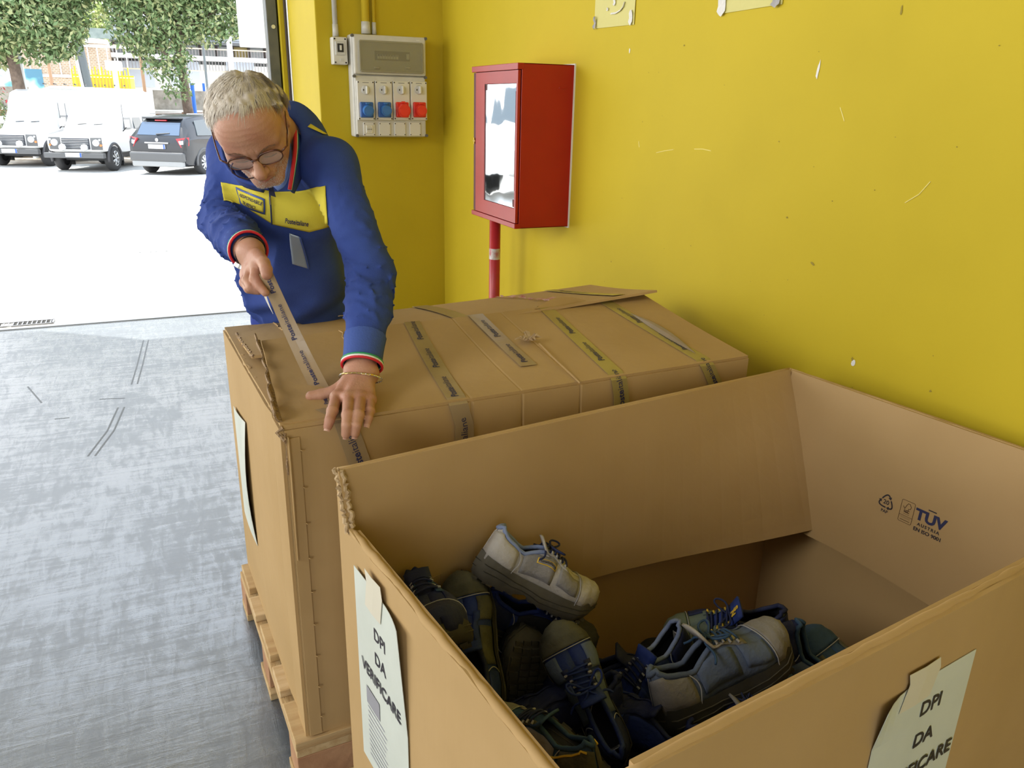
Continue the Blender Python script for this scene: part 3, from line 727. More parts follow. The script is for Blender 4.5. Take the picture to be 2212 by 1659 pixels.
b2(lambda u, v: F2(1.2+.008*sin(pi*u), -u*.8, ZP+v*(ZT2-ZP)), dense([.5], n=10), V9, 'right_wall')
b2(lambda u, v: F2(u*1.2, -.8-.006*sin(pi*u), ZP+v*(ZT2-ZP)), dense([.5], n=14), V9, 'front_wall')
b2(lambda u, v: F2(.01+u*1.18, -.01-v*.78, ZP+.006), [0, 1], [0, 1], 'bottom')
# folded-in flaps
def lean(u):
    x = u*1.2; return .012+(.0 if x < .5 else .165*((x-.5)/.7)**1.7)
def flap2r(u, v):
    l = lean(u); drop = sqrt(max(.405**2-l*l, .01)); bow = .006*sin(pi*v)
    x = .006+u*1.188
    return F2(x, -.008-l*v-bow, ZT2+.001-drop*v+.0)
b2(flap2r, dense([.665], n=22, w=.005), [0, .03, .1, .25, .4, .55, .7, .85, .95, 1], 'rear_flap', card_in)
def flap2s(u, v):
    return F2(1.190-.034*v-.006*sin(pi*v), -.02-u*.765, ZT2+.002-(.402-.012*sin(u*5))*v)
b2(flap2s, dense([.13, .50, .71], n=16, w=.005), [0, .03, .1, .25, .4, .55, .7, .85, .95, 1], 'side_flap', card_in)
b2(lambda u, v: F2(.010+.012*v, -.06-u*.72, ZL2+.001-.36*v), dense([], n=8), [0, .1, .5, 1], 'side_flap', card_in)
b2(lambda u, v: F2(.02+u*1.16, -.790+.012*v, ZT2+.001-.40*v), dense([], n=8), [0, .1, .5, 1], 'front_flap', card_in)
# rounded folds along the rims
def rim(a, b, mt, r=.0068, wob=.0012, n=40, seed=1, name='folded_rim'):
    r_ = random.Random(seed)
    P = [Vector(a).lerp(Vector(b), i/n)+Vector((r_.uniform(-wob, wob), r_.uniform(-wob, wob), r_.uniform(-wob, wob))) for i in range(n+1)]
    return MB().tube(P, r, 10).build(name, mt, C2, smooth=True)
rim(F2(0, -.002, ZT2-.004), F2(1.2, -.002, ZT2-.004), card, .0062)
rim(F2(1.197, 0, ZT2-.004), F2(1.197, -.8, ZT2-.004), card, .0070, seed=2)
rim(F2(.0, -.797, ZT2-.004), F2(1.2, -.797, ZT2-.004), card, .0070, seed=3)
rim(F2(.003, -.06, ZL2-.003), F2(.003, -.8, ZL2-.003), card, .0078, .0010, seed=4)
# torn plies at the far left corner
for k, dx_ in enumerate((-.006, .004)):
    r_ = random.Random(30+k); P = []
    for i in range(34):
        t = i/33; P.append(F2(dx_+r_.uniform(-.003, .003), -.004-.046*t-.010*k*(1-t), ZT2+.002-.105*t**1.15+r_.uniform(-.003, .003)))
    MB().tube(P, [r_.uniform(.003, .0058) for _ in P], 6).build('torn_ply', mat('torn_kraft', (.52, .38, .22), .85, var=(.30, .20, .10), vs=60), C2)
# old sticker ghost and creases inside the rear wall
for x0_, z0_, w_, h_ in ((.115, .60, .05, .09),):
    P = [Vector(flap2r(x, v))-N2*.0045 for x, v in ((.10, .68), (.155, .66), (.155, .95), (.10, .97))]
    MB().add([], []).tube(P, .0009, 4, closed=True).build('sticker_outline', card, C2)

# notices on the carton
def notice_sheet(origin, xd, nrm, w_, h_, curlc, label, tape, tcx, tw=.07, th_=.058):
    """A4 sheet: origin = top left corner, xd = reading direction, nrm = outward"""
    o_ = Vector(origin); xd = Vector(xd).normalized(); nrm = Vector(nrm).normalized(); zz = Vector((0, 0, -1))
    def S(u, v):
        c = curlc*max(0, u-.55)**2*4*max(0, .5-v)*2 if curlc > 0 else -curlc*max(0, .3-u)**2*8*max(0, .25-v)*4
        c2 = .0012*sin(pi*u)*sin(2*pi*v)**2
        return o_+xd*(u*w_)+zz*(v*h_)+nrm*(.0045+c2+c)-xd*c*.5-zz*-c*.6*0
    sh = MB().slab(S, [i/12 for i in range(13)], [i/12 for i in range(13)], .0008).build('label_sheet', paper, C2, label=label)
    if tape:
        a = o_+xd*tcx
        MB().slab(lambda u, v: a+xd*(u*tw+.006*sin(v*5))-zz*.028+zz*(v*th_)+nrm*(.0075+.001*sin(u*4)), [0, .5, 1], [0, .3, .6, 1], .0006).build('tape_piece', paper_tape, C2)
    return sh
# the left side: reads from the yard
XD = -N2; NR = -V2
s1 = notice_sheet(F2(-.0065, -.088, .752), XD, NR, .214, .415, .014, 'paper sheet reading DPI DA VERIFICARE on the left side', True, .060, .065, .075)
def tl(s, cn, z, size, bold=.0, parent=s1, slope=0.0, sx_=1.):
    d = (Vector(XD)+Vector((0, 0, slope))).normalized(); M = frame(F2(-.0131, -cn, z), d, (0, 0, 1)); return text(s, size, M, ink, parent, bold=bold, sx_=sx_)
tl('DPI', .199, .665, .034, .0007); tl('DA', .197, .615, .034, .0007); tl('VERIFICARE', .194, .563, .033, .0007)
gi = mat('grey_print', (.40, .40, .46), .6)
M = frame(F2(-.0130, -.170, .505), XD, (0, 0, 1))
MB().add([M @ Vector(p) for p in ((-.045, -.02, 0), (.015, -.02, 0), (.015, .018, 0), (-.045, .018, 0))], [(0, 1, 2, 3)]).build('printed_block', mat('print_mid_grey', (.30, .30, .33), .6), s1)
for i in range(11):
    M = frame(F2(-.0130, -.172, .478-i*.011), XD, (0, 0, 1)); L_ = random.uniform(.03, .045)
    MB().add([M @ Vector(p) for p in ((-.045, -.0012, 0), (L_, -.0012, 0), (L_, .0012, 0), (-.045, .0012, 0))], [(0, 1, 2, 3)]).build('printed_line', gi, s1)
# the front
XD2 = V2; NR2 = -N2
s2 = notice_sheet(F2(.425, -.8062, .806), XD2, NR2, .217, .300, -.02, 'paper sheet reading DPI DA VERIFICARE on the near side', True, .047, .070, .060)
for s, z in (('DPI', .752), ('DA', .696), ('VERIFICARE', .640)):
    M = frame(F2(.548, -.8128, z), XD2, (0, 0, 1)); text(s, .034, M, ink, s2, bold=.0007)

# printed marks on the right inner flap
def inner(n_, z):    # point on the flap, in from its hinge
    v = (ZT2-z)/.40; return F2(1.190-.034*v-.006*sin(pi*v)-.0045, -n_, z)
flp = [o for o in C2.children if o.name.startswith('side_flap')][0]
XI = -N2
def mkM(n_, z): return frame(inner(n_, z), XI, Vector((0, 0, 1))+V2*.0)
def bow_depth(n_, z): return 0
def on_flap(pts2, n_, z):    # 2-D print laid exactly on the curved flap
    return [inner(n_+x, z+y) for x, y in pts2]
def print_text(s, size, n_, z, mt, bold=0., align='CENTER', spacing=1., sx_=1.):
    vs, fs = text_mesh(s, size, bold, align, spacing); MB().add(on_flap([(v[0]*sx_, v[1]) for v in vs], n_, z), fs).build('lettering', mt, flp)
def print_line(pts2, n_, z, w_, mt, closed=False, name='printed_mark'):
    P = on_flap(pts2, n_, z); m_ = len(pts2); mb = MB()
    for i in range(m_ if closed else m_-1):
        a, b = pts2[i], pts2[(i+1) % m_]; L_ = max(math.hypot(b[0]-a[0], b[1]-a[1]), 1e-6); nx, ny = -(b[1]-a[1])/L_*w_/2, (b[0]-a[0])/L_*w_/2
        ex, ey = (b[0]-a[0])/L_*w_*.3, (b[1]-a[1])/L_*w_*.3
        mb.add(on_flap([(a[0]+nx-ex, a[1]+ny-ey), (a[0]-nx-ex, a[1]-ny-ey), (b[0]-nx+ex, b[1]-ny+ey), (b[0]+nx+ex, b[1]+ny+ey)], n_, z), [(0, 1, 2, 3)])
    mb.build(name, mt, flp)
print_text('TUV', .034, .446, .690, ink_blue, .0014, sx_=1.05)
print_line([(-.007, .0), (.010, .0)], .445, .710, .0026, ink)
print_text('AUSTRIA', .0100, .446, .6690, ink, .0003, spacing=1.35)
print_text('EN ISO 9001', .0118, .447, .6560, ink, .0003, sx_=1.02)
print_text('20', .0145, .342, .685, ink, .0003)
print_text('PAP', .0100, .342, .6630, ink, .0002)
CN = [(0, .0235), (.0215, -.0135), (-.0215, -.0135)]
for k in range(3):      # three bent arrows chasing round a triangle
    c_ = CN[k]; a_ = CN[k-1]; b_ = CN[(k+1) % 3]
    A = (c_[0]+(a_[0]-c_[0])*.50, c_[1]+(a_[1]-c_[1])*.50); B = (c_[0]+(b_[0]-c_[0])*.30, c_[1]+(b_[1]-c_[1])*.30)
    P = [((1-t)**2*A[0]+2*t*(1-t)*c_[0]+t*t*B[0], (1-t)**2*A[1]+2*t*(1-t)*c_[1]+t*t*B[1]) for t in [i/10 for i in range(11)]]
    print_line(P, .342, .6865, .0032, ink)
    ex, ey = P[-1]; dx2, dy2 = b_[0]-c_[0], b_[1]-c_[1]; q = math.hypot(dx2, dy2); dx2 /= q; dy2 /= q
    MB().add(on_flap([(ex-dy2*.0045, ey+dx2*.0045), (ex+dy2*.0045, ey-dx2*.0045), (ex+dx2*.0062, ey+dy2*.0062)], .342, .6865), [(0, 1, 2)]).build('printed_mark', ink, flp)
print_line([(-.0135, -.0255), (.0135, -.0255), (.0155, -.0235), (.0155, .0235), (.0135, .0255), (-.0135, .0255), (-.0155, .0235), (-.0155, -.0235)], .392, .684, .0010, ink_brown, True)
print_line([(-.010, .010), (-.006, .005), (-.003, .014), (0, .019), (.004, .019), (.008, .013), (.007, .008), (.003, .007), (.003, .003), (.000, .003)], .392, .685, .0012, ink_brown)
print_line([(-.0155, -.010), (.0155, -.010)], .392, .684, .0009, ink_brown)
for y, w_, hw in ((-.001, .004, .004), (-.0055, .0012, .007), (-.013, .0008, .012), (-.0155, .0008, .011), (-.0205, .0022, .011)):
    print_line([(-hw, y), (hw, y)], .392, .684, w_*.6, ink_brown)
print_text('FSC', .0085, .392, .6845, ink_brown, .0002)

# ================================================================== WORK SHOES
def lerp_tab(t, tab):
    for (a, x), (b, y) in zip(tab[:-1], tab[1:]):
        if t <= b:
            k = (t-a)/(b-a); k = k*k*(3-2*k); return x+(y-x)*k
    return tab[-1][1]
W_TAB = [(0, 0), (.03, .020), (.08, .029), (.18, .034), (.38, .033), (.55, .040), (.72, .049), (.84, .047), (.93, .036), (.98, .019), (1, 0)]
H_TAB = [(0, .070), (.05, .082), (.16, .070), (.28, .062), (.40, .082), (.50, .088), (.62, .072), (.75, .056), (.86, .054), (.94, .047), (1, .028)]
HH_TAB = [(0, .100), (.05, .115), (.16, .108), (.28, .104), (.40, .112), (.48, .104), (.62, .076), (.75, .056), (.86, .054), (.94, .047), (1, .028)]
SL = .292
def shoe_mats(k, c, r=.75, **kw): return mat(k, c, r, bump=.25, bs=140, **kw)
S_NAVY = shoe_mats('shoe_navy', (.010, .018, .075), var=(.007, .012, .05), vs=12)
S_ROYAL = shoe_mats('shoe_royal', (.012, .035, .20), var=(.009, .026, .14), vs=14)
S_TEAL = shoe_mats('shoe_teal', (.030, .080, .17), var=(.02, .055, .12), vs=14)
S_SLATE = shoe_mats('shoe_slate_blue', (.11, .15, .24), var=(.08, .11, .18), vs=14)
S_LAV = shoe_mats('shoe_pale_blue', (.22, .28, .46), var=(.17, .22, .38), vs=14)
S_GREY = shoe_mats('shoe_grey', (.25, .24, .235), var=(.18, .175, .17), vs=14)
S_LIGHT = shoe_mats('shoe_light_grey', (.48, .46, .43), var=(.36, .34, .31), vs=16)
S_OLIVE = shoe_mats('shoe_dusty_olive', (.10, .10, .072), var=(.055, .055, .04), vs=18)
S_GREEN = shoe_mats('shoe_grey_green', (.13, .17, .14), var=(.09, .12, .10), vs=16)
S_BLACK = shoe_mats('shoe_black', (.014, .015, .019), .7)
SO_DARK = mat('sole_dark', (.028, .027, .022), .75, var=(.045, .042, .034), vs=10, bump=.2, bs=60)
SO_BROWN = mat('sole_olive', (.105, .096, .072), .8, var=(.06, .055, .042), vs=14, bump=.3, bs=60)
S_YEL = mat('shoe_yellow', (.75, .50, .05), .6)
S_TAG = mat('shoe_tag_white', (.62, .60, .54), .6)
LIN = mat('shoe_lining', (.022, .024, .032), .9)
stitch = mat('shoe_stitch', (.38, .38, .40), .8)

def make_shoe(label, heel, toe_dir, up_dir, up_c, toe_c, heel_c, panel_c, collar_c, sole_c, lace_c=None, high=False, lace_style='row', tongue_c=None,
              tag_in=False, piping=None, badge=False, heel_line=None, logo=False, scale=1., tread_lines=False, group='used work shoes in the open carton', flop=False, nolace=False):
    lace_c = lace_c or S_NAVY; tongue_c = tongue_c or up_c
    y = Vector(toe_dir).normalized(); z = Vector(up_dir); z = (z-y*z.dot(y)).normalized(); x = y.cross(z)
    M = Matrix.Identity(4)
    for i in range(3):
        M[i][0] = x[i]*scale; M[i][1] = y[i]*scale; M[i][2] = z[i]*scale; M[i][3] = heel[i]
    root = thing('work_shoe', label, 'shoe', tuple(heel), group)
    H = HH_TAB if high else H_TAB
    OPEN = .47
    def z0(s): return .034+.014*max(0, .35-s)/.35-.002*sin(pi*s)+.012*max(0, s-.85)/.15
    def spt(s, a, off=0.):
        """upper surface: s heel to toe, a = -1..1 across from welt to welt"""
        w_ = max(lerp_tab(s, W_TAB), .0006)+off; h = lerp_tab(s, H)+off; th = a*pi/2
        sx_ = math.copysign(abs(sin(th))**.72, a); cz = max(cos(th), 0)**.62
        ww = w_*(1+.10*sin(pi*min(cz, 1)))*(1-.20*cz*(s < .6))
        yy = (s-.0)*SL+off*(-1 if s < .04 else (1 if s > .96 else 0))
        lean_ = (.008*cz if s < .08 else 0)
        return Vector((ww*sx_, yy+lean_, z0(s)+h*cz))
    def ao(s):      # half-width of the foot opening / throat
        if s < .012: return .0
        if s < OPEN: return lerp_tab(s, [(0, 0), (.03, .16), (.12, .33), (.3, .36), (.40, .30), (OPEN, .20)])
        if s < .66: return lerp_tab(s, [(OPEN, .20), (.66, .14)])
        return 0
    ss = [0, .006, .015, .03, .05, .08, .12, .16, .2, .25, .3, .35, .4, .44, OPEN, .5, .55, .6, .64, .66, .70, .75, .8, .85, .9, .94, .97, .99, 1]
    na = 9; mb = MB()
    for sgn in (-1, 1):
        P = []
        for s in ss:
            a0 = ao(s)
            for j in range(na): P.append(M @ spt(s, sgn*(a0+(1-a0)*j/(na-1))))
        fs = []
        for i in range(len(ss)-1):
            for j in range(na-1):
                q = (i*na+j, (i+1)*na+j, (i+1)*na+j+1, i*na+j+1); fs.append(q[::-1] if sgn > 0 else q)
        mb.add(P, fs)
    up = mb.build('upper', up_c, root, smooth=True)
    up.data.materials.append(LIN)
    sm = up.modifiers.new('thick', 'SOLIDIFY'); sm.thickness = .0045*scale; sm.offset = -1; sm.material_offset = 1; sm.use_rim = True
    # padded collar along the rim
    rim_s = [.012, .02, .03, .05, .08, .12, .16, .2, .25, .3, .35, .4, .44, OPEN]
    path = [M @ spt(s, ao(s), .0005) for s in reversed(rim_s)]+[M @ spt(.006, 0, .0005)]+[M @ spt(s, -ao(s), .0005) for s in rim_s]
    MB().tube(path, [.0038*scale]+[.0052*scale]*(len(path)-2)+[.0038*scale], 8).build('collar', collar_c, root, smooth=True)
    # insole and inner darkness
    MB().grid(lambda s, a: M @ Vector((max(lerp_tab(s, W_TAB)-.006, 0)*a, s*SL, z0(s)+.004)), [i/12 for i in range(13)], [-1, 0, 1]).build('insole', LIN, root)
    def patch(name, s0, s1, a0, a1, mt, off=.0016, n=9, m_=6, par=root, edge=True):
        mb_ = MB().grid(lambda s, a: M @ spt(s, a, off), [s0+(s1-s0)*i/(n-1) for i in range(n)], [a0+(a1-a0)*j/(m_-1) for j in range(m_)])
        o = mb_.build(name, mt, par, smooth=True); s_ = o.modifiers.new('t', 'SOLIDIFY'); s_.thickness = .0018*scale; s_.offset = 0; return o
    def curve(name, f, mt, r=.0011, n=16, par=root):
        return MB().tube([M @ spt(*f(i/(n-1)), .0030) for i in range(n)], r*scale, 5).build(name, mt, par)
    patch('toe_cap', .80, .998, -1, 1, toe_c, n=12, m_=17)
    curve('toe_seam', lambda t: (.80-.012*cos((t-.5)*pi), -1+2*t), stitch)
    for sg in (-1, 1):
        patch('heel_counter', .004, .25, sg*.45, sg*1.0, heel_c, n=9, m_=6)
        patch('side_panel', .30, .56, sg*.42, sg*.92, panel_c)
        patch('vamp_panel', .60, .775, sg*.30, sg*.85, panel_c)
        patch('eyelet_facing', .45, .665, sg*.16, sg*.36, toe_c if lace_style == 'loops' else heel_c, off=.0022, m_=4)
        curve('seam', lambda t: (.25+.03*sin(pi*t)+.0*t, sg*(.42+.56*t)), stitch)
        if heel_line: curve('piping', lambda t: (.03+.42*t, sg*(.50+.45*t*t)), heel_line, .0022)
        if piping: curve('piping', lambda t: (.32+.26*t, sg*(.38+.5*t)), piping, .0020)
    # tongue
    tl_ = .035 if not flop else .06
    def tong(u, v):
        s = .66-(.66-.40)*u; a = (v-.5)*2
        q = spt(s, 0, -.003); ex = max(0, u-.75)/.25
        return M @ Vector((a*(.016+.010*u), q.y+.0*u-ex*.004, q.z-.004*a*a+ex*tl_*.8))
    MB().slab(tong, [i/9 for i in range(10)], [0, .25, .5, .75, 1], .005*scale).build('tongue', tongue_c, root, smooth=True)
    if not nolace:
        lr = .0024*scale; rows = 5
        lm = MB()
        for i in range(rows):
            s = .475+.040*i; a = ao(s)+.09; s2 = s+.030*(1 if i < rows-1 else 0)
            for (sa, sb, sg) in ((s, s2, 1), (s2, s, -1)):
                P = []
                for k in range(7):
                    t = k/6; P.append(M @ (spt(sa+(sb-sa)*t, sg*a*(1-2*t), .0045)+Vector((0, 0, .003*sin(pi*t)))))
                lm.tube(P, lr, 6)
        if lace_style in ('bow', 'loops'):
            r_ = random.Random(int(abs(heel[0])*1e4)); c = spt(.475, 0, .009)
            for k in range(4):
                a = [2.6, .5, 3.6, -.5][k]; L = [.038, .040, .055, .05][k]; P = []
                for i in range(12):
                    t = i/11
                    if k < 2: P.append(M @ (c+Vector((cos(a)*L*sin(pi*t)*(1+.2*t), sin(a)*L*sin(pi*t)-.012*sin(2*pi*t), .008*sin(pi*t)-.006*t))))
                    else: P.append(M @ (c+Vector((cos(a)*L*t, sin(a)*L*t-.006*sin(6*t), .004*sin(5*t)-.022*t))))
                lm.tube(P, lr, 6)
        lo = lm.build('laces', lace_c, root, smooth=True)
        for sg in (-1, 1):
            for i in range(4):
                s = .49+.045*i; p = spt(s, sg*.27, .0045)
                d = (spt(s, sg*.35, .0045)-p).normalized()
                MB().tube([M @ (p-d*.004), M @ (p+d*.004+Vector((0, 0, .001)))], .0024*scale, 6).build('lace_loop', S_YEL if lace_style == 'loops' else stitch, root)
    # sole with heel block, arch and lugs
    outline = [i/26 for i in range(27)]
    def half(s): return max(lerp_tab(s, W_TAB), .0)+.0045
    ring = [(half(s), s*SL+(-.004 if s == 0 else (.004 if s == 1 else 0)), s) for s in outline]
    loop = [(a, b, s) for a, b, s in ring]+[(-a, b, s) for a, b, s in reversed(ring[1:-1])]
    def zb(s): return .010*max(0, 1-abs(s-.42)/.10)+.016*max(0, s-.80)/.2*max(0, s-.80)/.2*1.6
    lv = [(.0, .93), (.006, 1.0), (.016, 1.05), (.026, 1.02), (.037, .985)]
    V = []
    for f, k in lv:
        for a, b, s in loop:
            top = z0(s)+.012+(.006 if s > .85 else 0); zz = zb(s)+(top-zb(s))*(f/.037)
            V.append(M @ Vector((a*k, SL/2+(b-SL/2)*(1+(k-1)*.4), zz)))
    n_ = len(loop); fs = []
    for i in range(len(lv)-1):
        for j in range(n_): fs.append((i*n_+j, i*n_+(j+1) % n_, (i+1)*n_+(j+1) % n_, (i+1)*n_+j))
    hn = len(ring)
    mbs = MB(); mbs.add(V, fs)
    for i in range(hn-1):      # bottom cap as cross strips
        a, b = i, i+1; c = (n_-i) % n_; d = (n_-i-1) % n_
        q = [a, c, d, b] if i > 0 else [a, d, b]
        if i == hn-2: q = [a, c, b]
        mbs.f.append(tuple(q))
    so = mbs.build('sole', sole_c, root, smooth=True)
    es = so.modifiers.new('e', 'EDGE_SPLIT'); es.split_angle = radians(50)
    lug = MB()
    for i in range(17):
        s = .05+i*.055
        if .34 < s < .48: continue
        w_ = half(s)*.88; sk = .004
        for sg in (-1, 1):
            for q0, q1 in ((.06, .46), (.54, .97)):
                xs = sorted((sg*w_*q0, sg*w_*q1)); yy = s*SL+.006*q0*(1 if i % 2 else -1)
                zz = zb(s); vs = [(xx, yy+dy+sk*(xx/w_)**2*(-1 if s < .4 else 1), z_) for xx in xs for dy in (-.0055, .0055) for z_ in (zz-.0042, zz+.002)]
                lug.add([M @ Vector(v) for v in vs], [(0, 1, 3, 2), (4, 6, 7, 5), (0, 4, 5, 1), (2, 3, 7, 6), (0, 2, 6, 4), (1, 5, 7, 3)])
    lug.build('tread_lugs', sole_c, root)['kind'] = 'stuff'
    # wavy groove lines on the sole's side wall
    for k in (.35, .62):
        P = []
        for a, b, s in loop[::2]:
            top = z0(s)+.012; P.append(M @ Vector((a*1.055, SL/2+(b-SL/2)*1.02, zb(s)+(top-zb(s))*(k+.10*sin(9*s)))))
        MB().tube(P, .0011*scale, 4, closed=True).build('sole_groove', SO_DARK if sole_c is SO_BROWN else SO_BROWN, root)
    if tag_in:
        a = spt(.06, .22, -.006); o_ = M @ Vector((-.012, .026, .088 if not high else .11))
        MB().slab(lambda u, v: o_+(x*(u*.024)-z*(v*.030)+y*(.004*v))*scale, [0, 1], [0, .5, 1], .001).build('size_tag', S_TAG, root)
        for i in range(3): MB().slab(lambda u, v: o_+(x*(.004+u*.015)-z*(.006+i*.008+v*.003)+y*(.0016+.004*.3*i))*scale, [0, 1], [0, 1], .0006).build('tag_print', ink, root)
    if badge:
        for sg in (badge,):
            patch('badge_rim', .40, .56, sg*.52, sg*.66, S_YEL, off=.0032, n=5, m_=3)
            patch('badge', .408, .552, sg*.54, sg*.64, S_GREY, off=.0040, n=5, m_=3)
            vs, fs = text_mesh('Posteitaliane', .0085, .0002)
            mm = MB().add([M @ spt(.48+v[0]/SL*(1 if sg > 0 else -1), sg*(.59-v[1]*9), .0056) for v in vs], fs); mm.build('lettering', ink, root)
    if logo:
        for s_, sx0, yy in (('S', 0, .0), ('N', .004, -.011)):
            vs, fs = text_mesh(s_, .017, .0010)
            mm = MB()
            out = []
            for vx, vy, _ in vs:
                p = Vector(tong(.93+(yy+vy)*7*-1*-1, .5)); q = p+(x*(vx+sx0)+z*.0)*scale*-1
                nn = (Vector(tong(.95, .5))-Vector(tong(.8, .5))).normalized(); fr = x.cross(nn).normalized()
                if fr.dot(y) < 0: fr = -fr
                out.append(q+fr*.0045)
            mm.add(out, fs); mm.build('lettering', S_YEL, root)
    return root

def cv(r, u, t):    # a direction given as right / up / towards the photographer
    return Vector(RT*r+UP*u-FW*t)
def SH(hx, hy, t, td, ud, **kw):
    h = pt(hx, hy, t); td = cv(*td).normalized(); ud = cv(*ud); ud = (ud-td*ud.dot(td)).normalized()
    return make_shoe(heel=Vector(h), toe_dir=td, up_dir=ud, **kw)
# pixel of the heel bottom, depth, toe direction and up direction
SH(1018, 1235, 1.56, (.80, -.38, -.16), (.34, .88, .10), label='pale grey work shoe with a blue collar on top of the pile', up_c=S_LIGHT, toe_c=S_LIGHT, heel_c=S_LIGHT, panel_c=S_GREY,
   collar_c=S_LAV, sole_c=SO_BROWN, lace_c=S_NAVY, badge=1, lace_style='bow', scale=.88)
SH(1066, 1545, 1.50, (-.22, .80, -.42), (-.12, .36, .92), label='royal blue shoe with a dusty toe pointing up, leftmost in the pile', up_c=S_ROYAL, toe_c=S_OLIVE, heel_c=S_ROYAL, panel_c=S_OLIVE, collar_c=S_NAVY, sole_c=SO_DARK, nolace=True, scale=.92)
SH(1112, 1640, 1.58, (.12, .85, .12), (-.30, .28, -.95), label='shoe with its worn ribbed sole turned outward at the left of the pile', up_c=S_NAVY, toe_c=S_BLACK, heel_c=S_NAVY, panel_c=S_NAVY, collar_c=S_NAVY, sole_c=SO_BROWN, scale=.9)
SH(1340, 1648, 1.45, (-.42, .78, -.42), (-.05, .38, .92), label='blue shoe with a dusty toe and white inner tag, toe up in mid pile', up_c=S_ROYAL, toe_c=S_OLIVE, heel_c=S_NAVY, panel_c=S_SLATE, collar_c=S_ROYAL, sole_c=SO_DARK, tag_in=True, lace_c=S_ROYAL, lace_style='bow', scale=.92)
SH(1300, 1735, 1.24, (-.72, .10, -.70), (.10, .90, .42), label='blue and grey heel with a yellow stripe, nearest the left wall of the carton', up_c=S_TEAL, toe_c=S_GREY, heel_c=S_OLIVE, panel_c=S_GREY, collar_c=S_TEAL, sole_c=SO_DARK, heel_line=S_YEL, scale=.85)
SH(925, 1352, 1.53, (.25, .10, .95), (-.2, .9, .3), label='dark navy shoe heel tucked in the far left corner of the open carton', up_c=S_NAVY, toe_c=S_NAVY, heel_c=S_TEAL, panel_c=S_NAVY, collar_c=S_NAVY, sole_c=SO_DARK, scale=.92)
SH(1010, 1350, 1.64, (.72, -.25, -.15), (-.1, .85, .5), label='dark blue shoe with a black toe half hidden below the pale grey shoe', up_c=S_ROYAL, toe_c=S_BLACK, heel_c=S_NAVY, panel_c=S_BLACK, collar_c=S_ROYAL, sole_c=SO_DARK, scale=.92)
SH(1205, 1372, 1.66, (-.35, -.80, -.35), (.30, .35, .85), label='navy high-cut shoe gaping open behind the ribbed sole', up_c=S_NAVY, toe_c=S_NAVY, heel_c=S_NAVY, panel_c=S_NAVY, collar_c=S_BLACK, sole_c=SO_DARK, high=True, nolace=True, scale=.98)
SH(1470, 1800, 1.20, (-.60, .35, -.50), (-.30, -.70, .5), label='upturned dark sole at the bottom edge between the carton walls', up_c=S_BLACK, toe_c=S_BLACK, heel_c=S_BLACK, panel_c=S_BLACK, collar_c=S_BLACK, sole_c=SO_DARK, scale=.95)
SH(1432, 1590, 1.46, (.80, .34, -.30), (-.34, .90, .22), label='big grey and slate blue shoe with a thick black sole, right of the pile', up_c=S_SLATE, toe_c=S_GREY, heel_c=S_GREY, panel_c=S_SLATE, collar_c=S_SLATE, sole_c=SO_DARK, tongue_c=S_LIGHT, lace_style='bow', lace_c=S_TEAL, flop=True, scale=1.06)
SH(1700, 1372, 1.74, (-.86, -.12, -.10), (.10, .72, .68), label='grey-green and navy shoe with yellow lace loops, farthest on the right of the pile', up_c=S_GREEN, toe_c=S_GREEN, heel_c=S_NAVY, panel_c=S_NAVY, collar_c=S_NAVY, sole_c=SO_DARK, tongue_c=S_ROYAL, lace_style='loops', logo=True, flop=True, scale=.92)
SH(1490, 1392, 1.70, (-.62, -.52, .30), (-.25, .70, .60), label='blue shoe with a pale collar and a white size tag, behind the big grey one', up_c=S_ROYAL, toe_c=S_NAVY, heel_c=S_NAVY, panel_c=S_ROYAL, collar_c=S_LAV, sole_c=SO_DARK, tag_in=True, scale=.92)
SH(1625, 1372, 1.66, (.42, -.78, .30), (.62, .42, .60), label='purple-navy shoe standing on its toe, mouth open, right of the big grey one', up_c=S_NAVY, toe_c=S_NAVY, heel_c=S_NAVY, panel_c=S_SLATE, collar_c=S_TEAL, sole_c=SO_DARK, lace_c=S_TEAL, lace_style='bow', scale=.92)
SH(1915, 1620, 1.60, (-.52, .66, -.42), (.40, .25, .86), label='blue shoe with a grey rim pointing its toe up in the right corner', up_c=S_TEAL, toe_c=S_TEAL, heel_c=S_GREY, panel_c=S_OLIVE, collar_c=S_GREY, sole_c=S_GREY, lace_c=S_GREY, scale=.92)
SH(1470, 1655, 1.48, (.88, .22, -.25), (-.15, .82, .55), label='brownish grey shoe with dark laces underneath the big grey one', up_c=S_GREY, toe_c=S_GREY, heel_c=S_GREY, panel_c=S_NAVY, collar_c=S_NAVY, sole_c=SO_DARK, lace_style='bow', lace_c=S_NAVY, scale=.95)
SH(1665, 1770, 1.40, (.3, .60, -.6), (-.5, .7, .5), label='teal shoe with yellow piping showing beside the near rim of the carton', up_c=S_TEAL, toe_c=S_TEAL, heel_c=S_TEAL, panel_c=S_TEAL, collar_c=S_TEAL, sole_c=SO_DARK, piping=S_YEL, heel_line=S_YEL, scale=.9)
SH(1500, 1745, 1.28, (.80, .30, -.30), (-.2, .9, .35), label='slate blue heel rim just above the near edge of the carton', up_c=S_SLATE, toe_c=S_GREY, heel_c=S_SLATE, panel_c=S_SLATE, collar_c=S_LAV, sole_c=SO_DARK, scale=.9)
SH(1800, 1520, 1.78, (-.70, .40, -.35), (.1, .8, .6), label='dark grey shoe lying low between the purple-navy one and the right corner', up_c=S_OLIVE, toe_c=S_BLACK, heel_c=S_OLIVE, panel_c=S_BLACK, collar_c=S_BLACK, sole_c=SO_BROWN, scale=.92)
